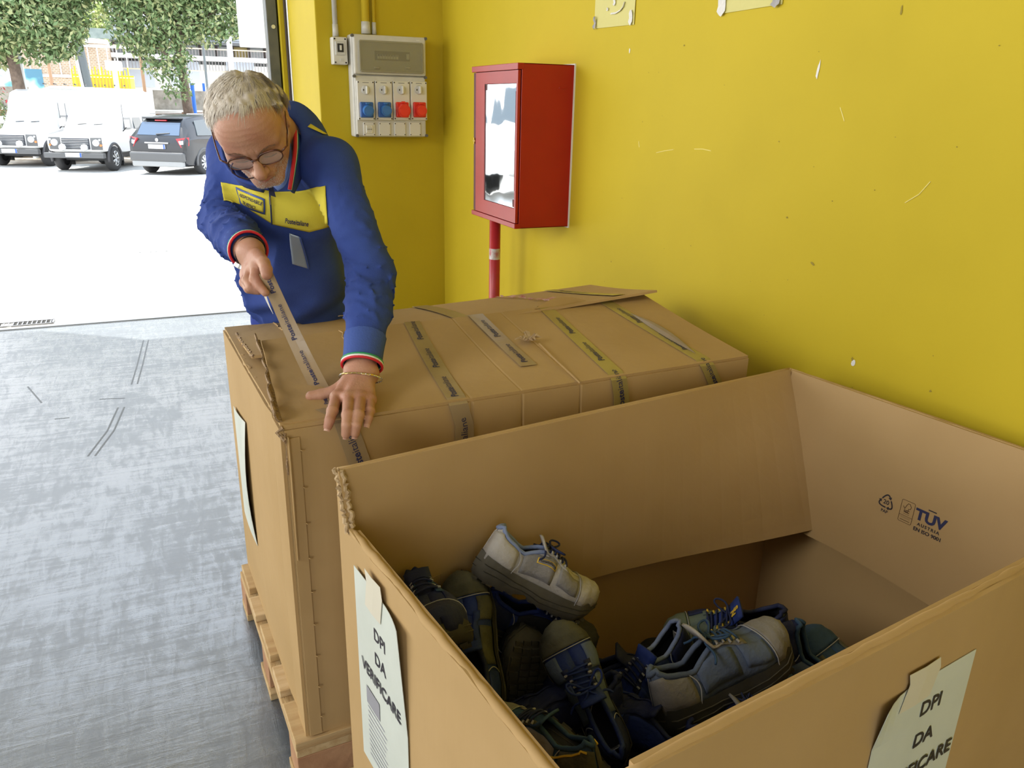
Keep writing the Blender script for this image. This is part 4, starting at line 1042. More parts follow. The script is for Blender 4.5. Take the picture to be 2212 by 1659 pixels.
# the lower layer that carries the pile; only dark glimpses of it show
low = [(.14, -.16, .30, .6), (.14, -.45, .26, 2.2), (.42, -.30, .27, .2), (.42, -.60, .24, 2.9), (.68, -.22, .22, 1.2), (.72, -.52, .24, -.5), (.95, -.30, .20, 2.0), (.98, -.60, .20, .4), (.30, -.10, .33, 3.3), (.55, -.42, .30, 4.0), (.84, -.40, .27, 5.2), (.22, -.62, .30, 1.0), (.44, -.40, .36, 1.9), (.34, -.62, .33, .1), (.62, -.62, .30, 2.5), (.50, -.24, .33, 5.6), (.30, -.30, .38, 2.9), (.66, -.38, .34, .9)]
for i, (u, n, z, a) in enumerate(low):
    h = F2(u, n, z); d = V2*cos(a)+N2*sin(a)
    make_shoe('dark navy work shoe buried in the lower layer of the pile', h-d*.13, d, Vector((.1*sin(i*3), .1*cos(i*2), 1)), S_NAVY, S_BLACK, S_NAVY, S_ROYAL if i % 3 == 0 else S_NAVY, S_NAVY, SO_DARK, group='shoes in the lower layer of the pile', nolace=True)

# ================================================================== THE MAN
def sd_caps(P, a, b, ra, rb):
    a = np.asarray(a, float); b = np.asarray(b, float); ab = b-a
    t = np.clip(((P-a) @ ab)/max(ab @ ab, 1e-9), 0, 1)
    return np.linalg.norm(P-a-t[:, None]*ab, axis=1)-(ra+(rb-ra)*t)
def sd_ell(P, c, r, R=None):
    q = P-np.asarray(c, float)
    if R is not None: q = q @ np.asarray(R)      # columns of R = local axes
    r = np.asarray(r, float); k0 = np.linalg.norm(q/r, axis=1); k1 = np.linalg.norm(q/r**2, axis=1)
    return k0*(k0-1)/np.maximum(k1, 1e-9)
def smin(a, b, k):
    h = np.clip(.5+.5*(b-a)/k, 0, 1); return b*(1-h)+a*h-k*h*(1-h)
def smax(a, b, k): return -smin(-a, -b, k)
def nets(f, lo, hi, h):
    """surface of f = 0 as a quad mesh (naive surface nets)"""
    lo = np.asarray(lo, float); n = np.ceil((np.asarray(hi)-lo)/h).astype(int)+1
    ax = [lo[i]+h*np.arange(n[i]) for i in range(3)]
    F = np.empty(n)
    Y, Zz = np.meshgrid(ax[1], ax[2], indexing='ij'); m_ = Y.size
    step = max(1, 200000//m_)
    for i in range(0, n[0], step):
        xs = ax[0][i:i+step]
        P = np.empty((len(xs)*m_, 3)); P[:, 0] = np.repeat(xs, m_); P[:, 1] = np.tile(Y.ravel(), len(xs)); P[:, 2] = np.tile(Zz.ravel(), len(xs))
        F[i:i+step] = f(P).reshape(len(xs), n[1], n[2])
    S = F < 0
    acc = np.zeros((n[0]-1, n[1]-1, n[2]-1, 3)); cnt = np.zeros(acc.shape[:3])
    sl = lambda a, o: slice(o, a-1+o)
    cs = [(0, 0, 0), (1, 0, 0), (0, 1, 0), (1, 1, 0), (0, 0, 1), (1, 0, 1), (0, 1, 1), (1, 1, 1)]
    g = lambda A, c: A[sl(n[0], c[0]), sl(n[1], c[1]), sl(n[2], c[2])]
    for i, c in enumerate(cs):
        for a in range(3):
            if c[a]: continue
            d = list(c); d[a] = 1; f0, f1 = g(F, c), g(F, d); x = (f0 < 0) != (f1 < 0)
            t = np.where(x, f0/np.where(x, f0-f1, 1), 0)
            for k in range(3):
                acc[..., k] += np.where(x, c[k]+(t if k == a else 0), 0)
            cnt += x
    idx = -np.ones(cnt.shape, int); m0 = cnt > 0; idx[m0] = np.arange(m0.sum())
    base = np.stack(np.nonzero(m0), 1)
    V = lo+h*(base+acc[m0]/cnt[m0][:, None])
    Fs = []
    for a in range(3):
        b, c = (a+1) % 3, (a+2) % 3
        s0 = [slice(None)]*3; s1 = [slice(None)]*3; s0[a] = slice(0, -1); s1[a] = slice(1, None)
        X = S[tuple(s0)] != S[tuple(s1)]
        I = np.stack(np.nonzero(X), 1); ok = (I[:, b] > 0) & (I[:, c] > 0) & (I[:, b] < n[b]-1) & (I[:, c] < n[c]-1); I = I[ok]
        ins = S[tuple(I.T)]
        def at(db, dc):
            J = I.copy(); J[:, b] -= db; J[:, c] -= dc; return idx[tuple(J.T)]
        q = np.stack([at(1, 1), at(0, 1), at(0, 0), at(1, 0)], 1)
        q[~ins] = q[~ins][:, ::-1]; Fs.append(q)
    return V, np.concatenate(Fs)
def np_mesh(name, V, F, mt, parent, smooth=True, label=None):
    me = bpy.data.meshes.new(name); me.from_pydata(V.tolist(), [], F.tolist()); me.update()
    o = bpy.data.objects.new(name, me); COL.objects.link(o); me.materials.append(mt)
    if smooth: me.polygons.foreach_set('use_smooth', [True]*len(me.polygons))
    if parent is not None: attach(o, parent)
    if label: o['label'] = label
    return o
def wav(P, d, f_, ph=0.): return np.sin(P @ np.asarray(d, float)*f_+ph)

skin = mat('skin', (.49, .265, .175), .50, var=(.44, .21, .14), vs=22, bump=.12, bs=220, spec=.4)
skin.node_tree.nodes['Principled BSDF'].inputs['Subsurface Weight'].default_value = .12
skin.node_tree.nodes['Principled BSDF'].inputs['Subsurface Radius'].default_value = (.02, .008, .004)
fleece = mat('blue_fleece', (.042, .078, .30), .85, var=(.036, .066, .26), vs=20, bump=.12, bs=300, spec=.2)
fleece_d = mat('blue_ribbing', (.060, .105, .34), .85, bump=.2, bs=200, spec=.2)
yfl = mat('yellow_fleece', (.72, .62, .07), .8, bump=.1, bs=300, spec=.2)
trm = mat('blue_trousers', (.020, .042, .26), .8, var=(.017, .035, .22), vs=15, bump=.1, bs=200, spec=.2)
polo = mat('light_blue_polo', (.13, .22, .52), .8, bump=.1, bs=200)
c_red = mat('trim_red', (.62, .015, .03), .6); c_white = mat('trim_white', (.80, .80, .76), .6); c_green = mat('trim_green', (.02, .30, .12), .6)
hairm = mat('white_hair', (.60, .54, .46), .55, var=(.46, .40, .33), vs=40, vd=4, spec=.4)
brown_m = mat('brow_hair', (.22, .15, .10), .7)

man = thing('person', 'grey-haired man in glasses and a blue and yellow sweatshirt, bent over the closed carton', 'person', tuple(pl(655, 1000, 2, 0)*0+np.array([.40, 2.50, 0])))
PEL = pt(653, 663, 2.48); NEK = pt(612, 300, 1.98); LSH = pt(713, 356, 1.91); RSH = pt(502, 330, 2.14)
LEL = pt(804, 592, 1.84); LWR = pl(782, 795, 2, .965); REL = pt(480, 480, 2.02); RWR = pt(534, 536, 1.78)
up_t = (NEK-PEL)/np.linalg.norm(NEK-PEL); rt_t = LSH-RSH; rt_t = rt_t-up_t*(rt_t @ up_t); rt_t /= np.linalg.norm(rt_t); fw_t = np.cross(up_t, rt_t)
if fw_t @ (CO-NEK) < 0: fw_t = -fw_t
RTm = np.stack([rt_t, fw_t, up_t], 1)

# ---- head ---------------------------------------------------------------
HC = pt(540, 268, 1.76)
tow = CO-HC; tow /= np.linalg.norm(tow); rgt = RT-tow*(RT @ tow); rgt /= np.linalg.norm(rgt); upv = np.cross(tow, rgt); upv = upv if upv[2] > 0 else -upv
AL, PS, RO = radians(44), radians(-10), radians(12)
r1 = np.array([cos(PS), 0, -sin(PS)]); f1_ = np.array([sin(PS), 0, cos(PS)]); u1 = np.array([0, 1, 0])
f2 = f1_*cos(AL)-u1*sin(AL); u2 = f1_*sin(AL)+u1*cos(AL); r2 = r1
def roll(v): return np.array([v[0]*cos(RO)-v[1]*sin(RO), v[0]*sin(RO)+v[1]*cos(RO), v[2]])
B_ = np.stack([rgt, upv, tow], 1)
HX, HY, HZ = B_ @ roll(r2), B_ @ roll(f2), B_ @ roll(u2)     # his left, forward, crown
HR = np.stack([HX, HY, HZ], 1)
def hw(x, y, z): return HC+HX*x+HY*y+HZ*z
def mir(fn, k=None): pass
def head_sdf(L):
    """L: points in head coordinates"""
    A = np.abs(L[:, 0]); M_ = np.stack([A, L[:, 1], L[:, 2]], 1)
    d = sd_ell(L, (0, -.010, .012), (.075, .094, .077))
    d = smin(d, sd_ell(L, (0, .022, -.030), (.063, .066, .085)), .03)
    d = smin(d, sd_ell(L, (0, .040, .030), (.062, .050, .056)), .03)
    d = smin(d, sd_caps(M_, (.054, .0, -.052), (.020, .066, -.104), .017, .014), .03)
    d = smin(d, sd_caps(M_, (0, .070, -.104), (.014, .070, -.104), .018, .016), .02)
    d = smin(d, sd_ell(M_, (.040, .060, -.028), (.026, .024, .022)), .02)
    d = smin(d, sd_caps(M_, (.008, .089, .009), (.050, .070, .010), .010, .008), .014)
    d = smax(d, -sd_ell(M_, (.031, .101, -.012), (.020, .017, .013)), .014)
    d = smin(d, sd_ell(M_, (.031, .074, -.014), (.0155, .0125, .0125)), .006)
    d = smax(d, -sd_caps(M_, (.018, .0875, -.018), (.045, .0815, -.018), .0012, .001), .003)
    d = smin(d, sd_caps(L, (0, .088, .000), (0, .116, -.036), .0075, .0120), .010)
    d = smin(d, sd_ell(L, (0, .117, -.037), (.0125, .0125, .0115)), .006)
    d = smin(d, sd_ell(M_, (.0125, .104, -.040), (.008, .011, .008)), .006)
    d = smax(d, -sd_ell(M_, (.006, .111, -.050), (.0035, .006, .004)), .003)
    d = smin(d, sd_ell(L, (0, .082, -.064), (.030, .020, .020)), .015)
    d = smin(d, sd_caps(M_, (0, .1005, -.0625), (.022, .088, -.0655), .0048, .002), .005)
    d = smin(d, sd_caps(M_, (0, .0985, -.0735), (.019, .088, -.0705), .0058, .002), .005)
    d = smax(d, -sd_caps(M_, (0, .105, -.0680), (.025, .089, -.0682), .0013, .001), .003)
    d = smax(d, -sd_caps(M_, (.021, .098, -.038), (.034, .082, -.066), .0018, .0015), .008)
    d = smax(d, -sd_caps(M_, (.0, .098, -.088), (.012, .094, -.088), .003, .002), .008)
    # brow wrinkles and frown
    fw_ = np.exp(-((L[:, 2]-.055)/.025)**2)*(L[:, 1] > .04)
    d = d+.0003*np.sin(L[:, 2]*620+4*np.abs(L[:, 0])*20)*fw_
    d = smax(d, -sd_caps(M_, (.006, .101, .004), (.008, .099, .022), .0012, .001), .004)
    # ears
    e = sd_ell(M_, (.079, -.008, -.004), (.0085, .019, .033))
    e = smax(e, -sd_ell(M_, (.087, -.004, .002), (.006, .012, .021)), .005)
    e = smin(e, sd_caps(M_, (.080, .006, -.006), (.081, .008, -.014), .005, .004), .004)
    d = smin(d, e, .006)
    # neck down into the collar
    nb = (NEK-HC) @ HR
    d = smin(d, sd_caps(L, (0, -.035, -.050), tuple(nb), .055, .060), .035)
    return d
nbL = (NEK-HC) @ HR
lo = np.minimum([-.11, -.14, -.16], nbL-.07); hi = np.maximum([.11, .15, .14], nbL+.07)
Vh, Fh = nets(head_sdf, lo, hi, .0026)
Vh = HC+Vh @ HR.T
if np.linalg.det(HR) < 0: Fh = Fh[:, ::-1]

# ---- hands --------------------------------------------------------------
def hand_sdf(wr0, wr1, mcps, fingers, thumb, thick=.0125, web=.012, tendon=True, fore=None, rf=.0114):
    def f(P):
        c = (wr0+wr1)/2
        d = smin(sd_caps(P, wr0, wr1, .0205, .0205), sd_caps(P, (wr0*.75+wr1*.25), (wr0*.25+wr1*.75), .021, .021), .01)
        if fore is not None: d = smin(d, sd_caps(P, c, fore, .029, .036), .02)
        ws = [wr0*(1-t)+wr1*t for t in (.12, .38, .62, .88)]
        for w0, m_ in zip(ws, mcps): d = smin(d, sd_caps(P, w0, m_, .0150, thick), .014)
        for a, b in zip(mcps[:-1], mcps[1:]): d = smin(d, sd_caps(P, a, b, thick*.95, thick*.95), .010)
        for m_ in mcps: d = smin(d, np.linalg.norm(P-m_, axis=1)-(thick+.0006), .004)
        fd = None
        for m_, (p1, p2, p3), sc_ in zip(mcps, fingers, (1, 1.04, 1.0, .86)):
            g = sd_caps(P, m_, p1, rf*1.08*sc_, rf*sc_)
            g = smin(g, sd_caps(P, p1, p2, rf*sc_, rf*.90*sc_), .002)
            g = smin(g, sd_caps(P, p2, p3, rf*.90*sc_, rf*.78*sc_), .002)
            g = smin(g, np.linalg.norm(P-p1, axis=1)-rf*1.07*sc_, .003)
            fd = g if fd is None else np.minimum(fd, g)
        d = smin(d, fd, .004)
        c0, t1, t2, t3 = thumb
        g = smin(sd_caps(P, c0, t1, .0165, .0130), sd_caps(P, t1, t2, .0130, .0130), .004)
        g = smin(g, sd_caps(P, t2, t3, .0130, .0118), .003)
        d = smin(d, g, .010)
        return d
    return f
def zp(x, y, z): return pl(x, y, 2, z)
# left hand (on the carton)
lm = [zp(727, 858, .934), zp(753, 861, .938), zp(777, 861, .936), zp(799, 864, .930)]
lfg = [(zp(718, 888, .930), zp(712, 908, .920), zp(708, 922, .909)),
       (zp(751, 896, .931), zp(749, 918, .918), zp(747, 938, .898)),
       (zp(774, 896, .930), zp(770, 918, .917), zp(767, 937, .898)),
       (zp(799, 888, .926), zp(796, 903, .920), zp(793, 916, .911))]
lth = (zp(752, 826, .945), zp(722, 845, .929), zp(694, 853, .922), zp(672, 856, .920))
lw0, lw1 = zp(763, 801, .962), zp(798, 808, .960)
LW = (lw0+lw1)/2
fL = hand_sdf(lw0, lw1, lm, lfg, lth, fore=LW+(LEL-LW)*.42)
allp = np.array([lw0, lw1]+lm+[p for t in lfg for p in t]+list(lth)+[LW+(LEL-LW)*.42])
VL, FL = nets(fL, allp.min(0)-.045, allp.max(0)+.045, .0024)
# right hand (holding the tape)
rm = [pt(553, 574, 1.715), pt(543, 583, 1.735), pt(536, 590, 1.757), pt(532, 594, 1.780)]
rfg = [(pt(551, 600, 1.70), pt(560, 618, 1.695), pt(573, 632, 1.69)),
       (pt(535, 606, 1.715), pt(542, 620, 1.70), pt(558, 628, 1.705)),
       (pt(529, 610, 1.74), pt(537, 624, 1.725), pt(552, 628, 1.73)),
       (pt(528, 610, 1.765), pt(538, 622, 1.75), pt(551, 624, 1.75))]
rth = (pt(556, 553, 1.72), pt(570, 568, 1.69), pt(575, 582, 1.675), pt(576, 593, 1.672))
rw0, rw1 = pt(548, 541, 1.745), pt(531, 545, 1.785)
RW = (rw0+rw1)/2
fR = hand_sdf(rw0, rw1, rm, rfg, rth, fore=RW+(REL-RW)*.42)
allr = np.array([rw0, rw1]+rm+[p for t in rfg for p in t]+list(rth)+[RW+(REL-RW)*.42])
VR, FR = nets(fR, allr.min(0)-.045, allr.max(0)+.045, .0026)

# ---- coarse body under the clothes, one mesh with head, neck and hands ---
FT_R = pl(565, 1188, 2, 0); FT_R = np.array([FT_R[0]+.125, FT_R[1]+.03, .10]); FT_L = FT_R+np.array([.30, .02, 0])
HIPR = PEL-rt_t*.09; HIPL = PEL+rt_t*.09
KNR = (HIPR+FT_R)/2+np.array([-.01, -.02, .03]); KNL = (HIPL+FT_L)/2+np.array([.0, -.02, .03])
def body_sdf(P):
    d = sd_ell(P, PEL, (.145, .105, .13), RTm)
    d = smin(d, sd_ell(P, PEL+up_t*.2+fw_t*.02, (.14, .11, .18), RTm), .05)
    d = smin(d, sd_ell(P, NEK-up_t*.17, (.15, .10, .17), RTm), .05)
    d = smin(d, sd_caps(P, RSH, LSH, .04, .04), .03)
    for a, b, c, ra in ((LSH, LEL, LW+(LEL-LW)*.35, .042), (RSH, REL, RW+(REL-RW)*.35, .042)):
        d = smin(d, sd_caps(P, a, b, ra, .034), .02); d = smin(d, sd_caps(P, b, c, .034, .028), .02)
    for h_, k_, f_ in ((HIPR, KNR, FT_R), (HIPL, KNL, FT_L)):
        d = smin(d, sd_caps(P, h_, k_, .075, .05), .03); d = smin(d, sd_caps(P, k_, f_, .05, .035), .03)
    d = smin(d, sd_caps(P, NEK-up_t*.05, NEK+(HC-NEK)*.2, .05, .05), .03)
    return d
allb = np.array([PEL, NEK, LSH, RSH, LEL, REL, LWR, RWR, FT_R, FT_L])
Vb, Fb = nets(body_sdf, allb.min(0)-.15, allb.max(0)+.15, .016)
V = np.concatenate([Vh, VL, VR, Vb]); o_ = [0, len(Vh), len(Vh)+len(VL), len(Vh)+len(VL)+len(VR)]
Fc = np.concatenate([Fh, FL+o_[1], FR+o_[2], Fb+o_[3]])
body = np_mesh('body', V, Fc, skin, man)

# ---- sweatshirt ----------------------------------------------------------
def axis_coord(P, a, b):
    ab = b-a; L = np.linalg.norm(ab); return (P-a) @ (ab/L), L
LCU = LW+(LEL-LW)/np.linalg.norm(LEL-LW)*.045; RCU = RW+(REL-RW)/np.linalg.norm(REL-RW)*.030
def sleeve(P, s, e, w_, ph, rs=(.060, .052, .050)):
    d = sd_caps(P, s, e, rs[0], rs[1]); d2 = sd_caps(P, e, w_, rs[1], rs[2]-.006)
    d = smin(d, d2, .03)
    # cloth bunches above the cuff
    b = w_+(e-w_)/np.linalg.norm(e-w_)*.075
    d = smin(d, sd_caps(P, b, b+(e-w_)*.15, rs[2]+.002, rs[2]+.004), .02)
    t1, L1 = axis_coord(P, s, e); t2, L2 = axis_coord(P, e, w_)
    tt = np.where(t1 < L1, t1, L1+t2)
    ang = P @ np.array([9., 7., 5.])
    amp = .0045+.0050*np.clip((tt-L1*.6)/(L1*.5), 0, 1)
    r_ = np.random.default_rng(int(ph*10)); f_ = 0; axd = (w_-s)/np.linalg.norm(w_-s)
    for k_ in range(7):
        dv_ = r_.normal(size=3); dv_ -= axd*(dv_ @ axd); dv_ /= np.linalg.norm(dv_)
        dv_ = axd*r_.uniform(.75, 1)*r_.choice([-1, 1])+dv_*r_.uniform(.3, .85)
        f_ = f_+np.sin(P @ dv_*r_.uniform(55, 130)+r_.uniform(0, 6.28))/2.2
    f_ = np.maximum(1.0-1.9*np.sqrt(np.abs(f_)+.01), -.35)
    return d-amp*f_*np.clip(tt/.08, 0, 1)*np.clip((L1+L2-.02-tt)/.03, 0, 1)
HEM = .06       # hem height above the pelvis along the spine
def shirt_sdf(P):
    t = (P-PEL) @ up_t
    d = sd_ell(P, PEL+up_t*.10+fw_t*.035+rt_t*.022, (.180, .135, .165), RTm)
    d = smin(d, sd_ell(P, PEL+up_t*.26+fw_t*.045+rt_t*.020, (.184, .138, .20), RTm), .07)
    d = smin(d, sd_ell(P, NEK-up_t*.16+fw_t*.02, (.178, .120, .165), RTm), .06)
    d = smin(d, sd_caps(P, RSH-up_t*.01, LSH-up_t*.01, .060, .060), .05)
    for q_ in (RSH, LSH): d = smin(d, sd_caps(P, q_-fw_t*.01-up_t*.02, NEK+up_t*.015-fw_t*.03, .045, .055), .04)
    d = smin(d, sd_caps(P, NEK-up_t*.02-fw_t*.01, NEK-up_t*.10, .080, .11), .05)
    x = (P-PEL) @ rt_t; z = t
    fold = .012*(1-2*np.sqrt(np.abs(np.sin(x*19+z*13+1.5*np.sin(z*9)))))+.004*np.sin(x*60-z*34+2*np.sin(z*20))
    fold += .007*np.clip(1-np.abs(z-.14)/.12, 0, 1)*np.sin(x*16-z*34+1)
    d = d-fold*np.clip((.50-z)/.2, .25, 1)
    d = smin(d, sleeve(P, LSH, LEL, LCU+(LEL-LCU)/np.linalg.norm(LEL-LCU)*.030, .4), .035)
    d = smin(d, sleeve(P, RSH, REL, RCU+(REL-RCU)/np.linalg.norm(REL-RCU)*.022, 2.1), .035)
    d = smax(d, -(t-.015-.055*np.clip(((P-PEL) @ rt_t)/.16, -1, 1)*0)+.0, .012)          # hem
    # neck opening: hollow for the neck
    nk = sd_caps(P, NEK-up_t*.03, NEK+(HC-NEK)*.9, .064, .072)
    d = smax(d, -nk, .012)
    return d
Vs, Fs = nets(shirt_sdf, np.min([PEL, NEK, LSH, RSH, LEL, REL, LCU, RCU], 0)-.21, np.max([PEL, NEK, LSH, RSH, LEL, REL, LCU, RCU], 0)+.21, .0062)
shirt = np_mesh('sweatshirt', Vs, Fs, fleece, man, label='blue sweatshirt with a yellow chest band')
s_ = shirt.modifiers.new('soft', 'SMOOTH'); s_.factor = .5; s_.iterations = 3
bvh = BVHTree.FromPolygons(Vs.tolist(), Fs.tolist())
def on_shirt(x, y, off=.002, fallback=2.0):
    """the point of the sweatshirt that lies along a sight line, lifted a little off the cloth"""
    d = Vector(ray(x, y)).normalized(); h = bvh.ray_cast(Vector(CO), d, 6)
    if h[0] is None: return Vector(pt(x, y, fallback)), Vector(-FW)
    n_ = h[1] if h[1].dot(d) < 0 else -h[1]
    return h[0]+n_*off, n_
def shirt_patch(name, poly_fn, nu, nv, mt, off=.002, parent=None, th=.0015, smooth=True):
    """cloth panel following the sweatshirt's surface; poly_fn(u,v) gives where on the chest it is sewn"""
    pr = parent or shirt; P = []
    for i in range(nu+1):
        for j in range(nv+1):
            x, y = poly_fn(i/nu, j/nv); P.append(on_shirt(x, y, off)[0])
    k = nv+1; mb = MB(); mb.add(P, [(i*k+j, i*k+j+1, (i+1)*k+j+1, (i+1)*k+j) for i in range(nu) for j in range(nv)])
    o = mb.build(name, mt, pr, smooth=smooth); s_ = o.modifiers.new('t', 'SOLIDIFY'); s_.thickness = th; s_.offset = -1; return o
def edge_pts(tab, u):
    for (a, b) in zip(tab[:-1], tab[1:]):
        if u <= b[0]: k = (u-a[0])/(b[0]-a[0]); return (a[1]+(b[1]-a[1])*k, a[2]+(b[2]-a[2])*k)
    return tab[-1][1:]
topE = [(0, 478, 395), (.25, 525, 401), (.47, 583, 412), (.5, 590, 414), (.75, 645, 412), (.9, 680, 405), (1, 704, 402)]
botE = [(0, 483, 433), (.25, 530, 445), (.47, 585, 480), (.5, 592, 484), (.7, 640, 494), (.85, 668, 500), (1, 710, 489)]
def band(u, v): a = edge_pts(topE, u); b = edge_pts(botE, u); return (a[0]+(b[0]-a[0])*v, a[1]+(b[1]-a[1])*v)
shirt_patch('chest_band', band, 60, 18, yfl, .0035)
shirt_patch('shoulder_patch', lambda u, v: (664+u*34+v*6, 276+u*16-v*(1-u)*6), 8, 3, yfl, .003)
# name badge, zip, firm's name, clear pocket
def quadf(a, b, c, d): return lambda u, v: tuple((np.array(a)*(1-u)+np.array(b)*u)*(1-v)+(np.array(d)*(1-u)+np.array(c)*u)*v)
bq = quadf((515, 404), (573, 430), (574, 459), (520, 441))
bb_ = shirt_patch('name_badge', quadf((513, 403), (574, 429), (575, 461), (520, 443)), 12, 6, mat('badge_blue', (.05, .10, .38), .6), .006, th=.001)
shirt_patch('badge_face', quadf((517, 408), (571, 431.5), (572, 456), (522, 440)), 12, 6, yfl, .0072, parent=bb_, th=.0008)
def shirt_text(s, size_px, x0, y0, ang, mt, parent, bold=0., sx_=1.):
    vs, fs = text_mesh(s, size_px, bold*size_px, 'CENTER'); c, s_ = cos(ang), sin(ang); P = []
    for vx, vy, _ in vs:
        vx *= sx_; P.append(on_shirt(x0+vx*c+vy*s_*1., y0-(vy*c)+vx*s_, .0088)[0])
    MB().add(P, fs).build('lettering', mt, parent)
shirt_text('RESPONSABILE', 9.5, 546, 429, radians(22), ink_blue, bb_, .012, .80)
shirt_text('TURNO', 9.5, 542, 441, radians(20), ink_blue, bb_, .012, .9)
shirt_text('Posteitaliane', 14, 642, 477, radians(8), ink_blue, bpy.data.objects['chest_band'], .02, .68)
zipm = mat('zip_metal', (.35, .35, .36), .35, .8)
zs_ = [on_shirt(x, y, .0075)[0] for x, y in ((585, 412), (586, 425), (587, 440), (588, 455), (589, 470), (590, 482))]
MB().tube(zs_, .0028, 6, flat=.6).build('zip', mat('zip_tape', (.03, .05, .18), .7), shirt)
MB().tube([p+Vector(-FW)*.004 for p in (zs_[1], zs_[2])], .0022, 6).build('zip_pull', zipm, shirt)
MB().slab(lambda u, v: Vector(pt(578+u*12+v*6, 400+v*22+u*4, 1.905)), [0, .5, 1], [0, .5, 1], .002).build('zip_opening', mat('navy_inside', (.012, .015, .04), .9), shirt)
pk = shirt_patch('clear_pocket', quadf((626, 500), (648, 508), (665, 578), (631, 567)), 6, 12, mat('clear_plastic', (.30, .38, .50), .10, spec=.8, coat=.5), .0075, th=.001)
shirt_patch('pocket_rim', quadf((647, 507), (651, 509), (668, 579), (664, 578)), 2, 12, mat('badge_blue', (.05, .10, .38), .6), .009, parent=pk, th=.001)

# stand-up collar with the tricolour edge
def cpt(x, y, t): return Vector(pt(x, y, t))
NB = Vector(NEK); HCv = Vector(HC)
col_base = [cpt(598, 425, 1.90), cpt(632, 416, 1.885), cpt(650, 370, 1.90), cpt(658, 320, 1.94), cpt(650, 272, 2.01), cpt(620, 235, 2.08), cpt(570, 228, 2.12), cpt(520, 250, 2.11), cpt(492, 300, 2.06), cpt(497, 355, 1.99), cpt(520, 395, 1.94), cpt(570, 412, 1.915)]
col_top = [cpt(596, 402, 1.865), cpt(626, 410, 1.855), cpt(634, 360, 1.85), cpt(639, 312, 1.885), cpt(634, 258, 1.955), cpt(604, 215, 2.03), cpt(560, 205, 2.08), cpt(508, 232, 2.07), cpt(478, 290, 2.01), cpt(486, 352, 1.93), cpt(516, 385, 1.88), cpt(566, 402, 1.875)]
def spl(pts, u):
    k = u*(len(pts)-1); i = min(int(k), len(pts)-2); t = k-i
    p0 = pts[max(i-1, 0)]; p1 = pts[i]; p2 = pts[i+1]; p3 = pts[min(i+2, len(pts)-1)]
    return p1*.5*2*1+((p2-p0)*t+(p0*2-p1*5+p2*4-p3)*t*t+(p1*3-p0-p2*3+p3)*t**3)*.5 if True else p1
cb = col_base[1:]; ct = col_top[1:]
U40 = [i/48 for i in range(49)]
MB().slab(lambda u, v: spl(cb, u).lerp(spl(ct, u), v*1.0-.25*(1-v)), U40, [0, .25, .5, .75, 1], .006).build('collar', fleece, shirt, smooth=True)
for nm, k, mt in (('collar_stripe_green', .90, c_green), ('collar_stripe_white', .98, c_white), ('collar_stripe_red', 1.05, c_red)):
    MB().tube([spl(cb, u).lerp(spl(ct, u), k) for u in U40[:34]], .0046, 8).build(nm, mt, shirt, smooth=True)
# light blue polo collar showing inside
pb = [cpt(601, 412, 1.87), cpt(614, 402, 1.855), cpt(624, 380, 1.85), cpt(629, 345, 1.86), cpt(628, 310, 1.89)]
pq = [cpt(590, 402, 1.875), cpt(603, 392, 1.87), cpt(612, 372, 1.872), cpt(617, 340, 1.885), cpt(616, 305, 1.91)]
MB().slab(lambda u, v: spl(pb, u).lerp(spl(pq, u), v), [i/14 for i in range(15)], [0, .5, 1], .003).build('polo_collar', polo, man, smooth=True)

# cuffs
def cuff(a, b, r, name='cuff'):
    a = np.asarray(a); b = np.asarray(b); ax = (b-a)/np.linalg.norm(b-a)
    mb = MB(); n = 40; rows = 6; M0 = frame(a, Vector(ax), Vector((0, 0, 1)) if abs(ax[2]) < .9 else Vector((1, 0, 0)))
    L_ = np.linalg.norm(b-a); vs = []
    for i in range(rows+1):
        for k in range(n):
            t = 2*pi*k/n; rr = r*(1+.10*(1-i/rows)**2)+(.0010 if k % 2 else -.0004); vs.append(M0 @ Vector((L_*i/rows, cos(t)*rr, sin(t)*rr)))
    mb.add(vs, [(i*n+k, i*n+(k+1) % n, (i+1)*n+(k+1) % n, (i+1)*n+k) for i in range(rows) for k in range(n)])
    c = mb.build(name, fleece_d, shirt, smooth=True)
    for j, mt in enumerate((c_green, c_white, c_red)):
        t = L_+.0025+.0042*j; MB().tube([M0 @ Vector((t, cos(2*pi*k/32)*(r+.0016), sin(2*pi*k/32)*(r+.0016))) for k in range(32)], .0031, 6, closed=True).build(['green_stripe', 'white_stripe', 'red_stripe'][j], mt, c, smooth=True)
    return c
dL = (LW-LCU)/np.linalg.norm(LW-LCU); dR = (RW-RCU)/np.linalg.norm(RW-RCU)
cuff(LCU-dL*.045, LCU+dL*.018, .0425)
cuff(RCU-dR*.040, RCU+dR*.006, .0405)

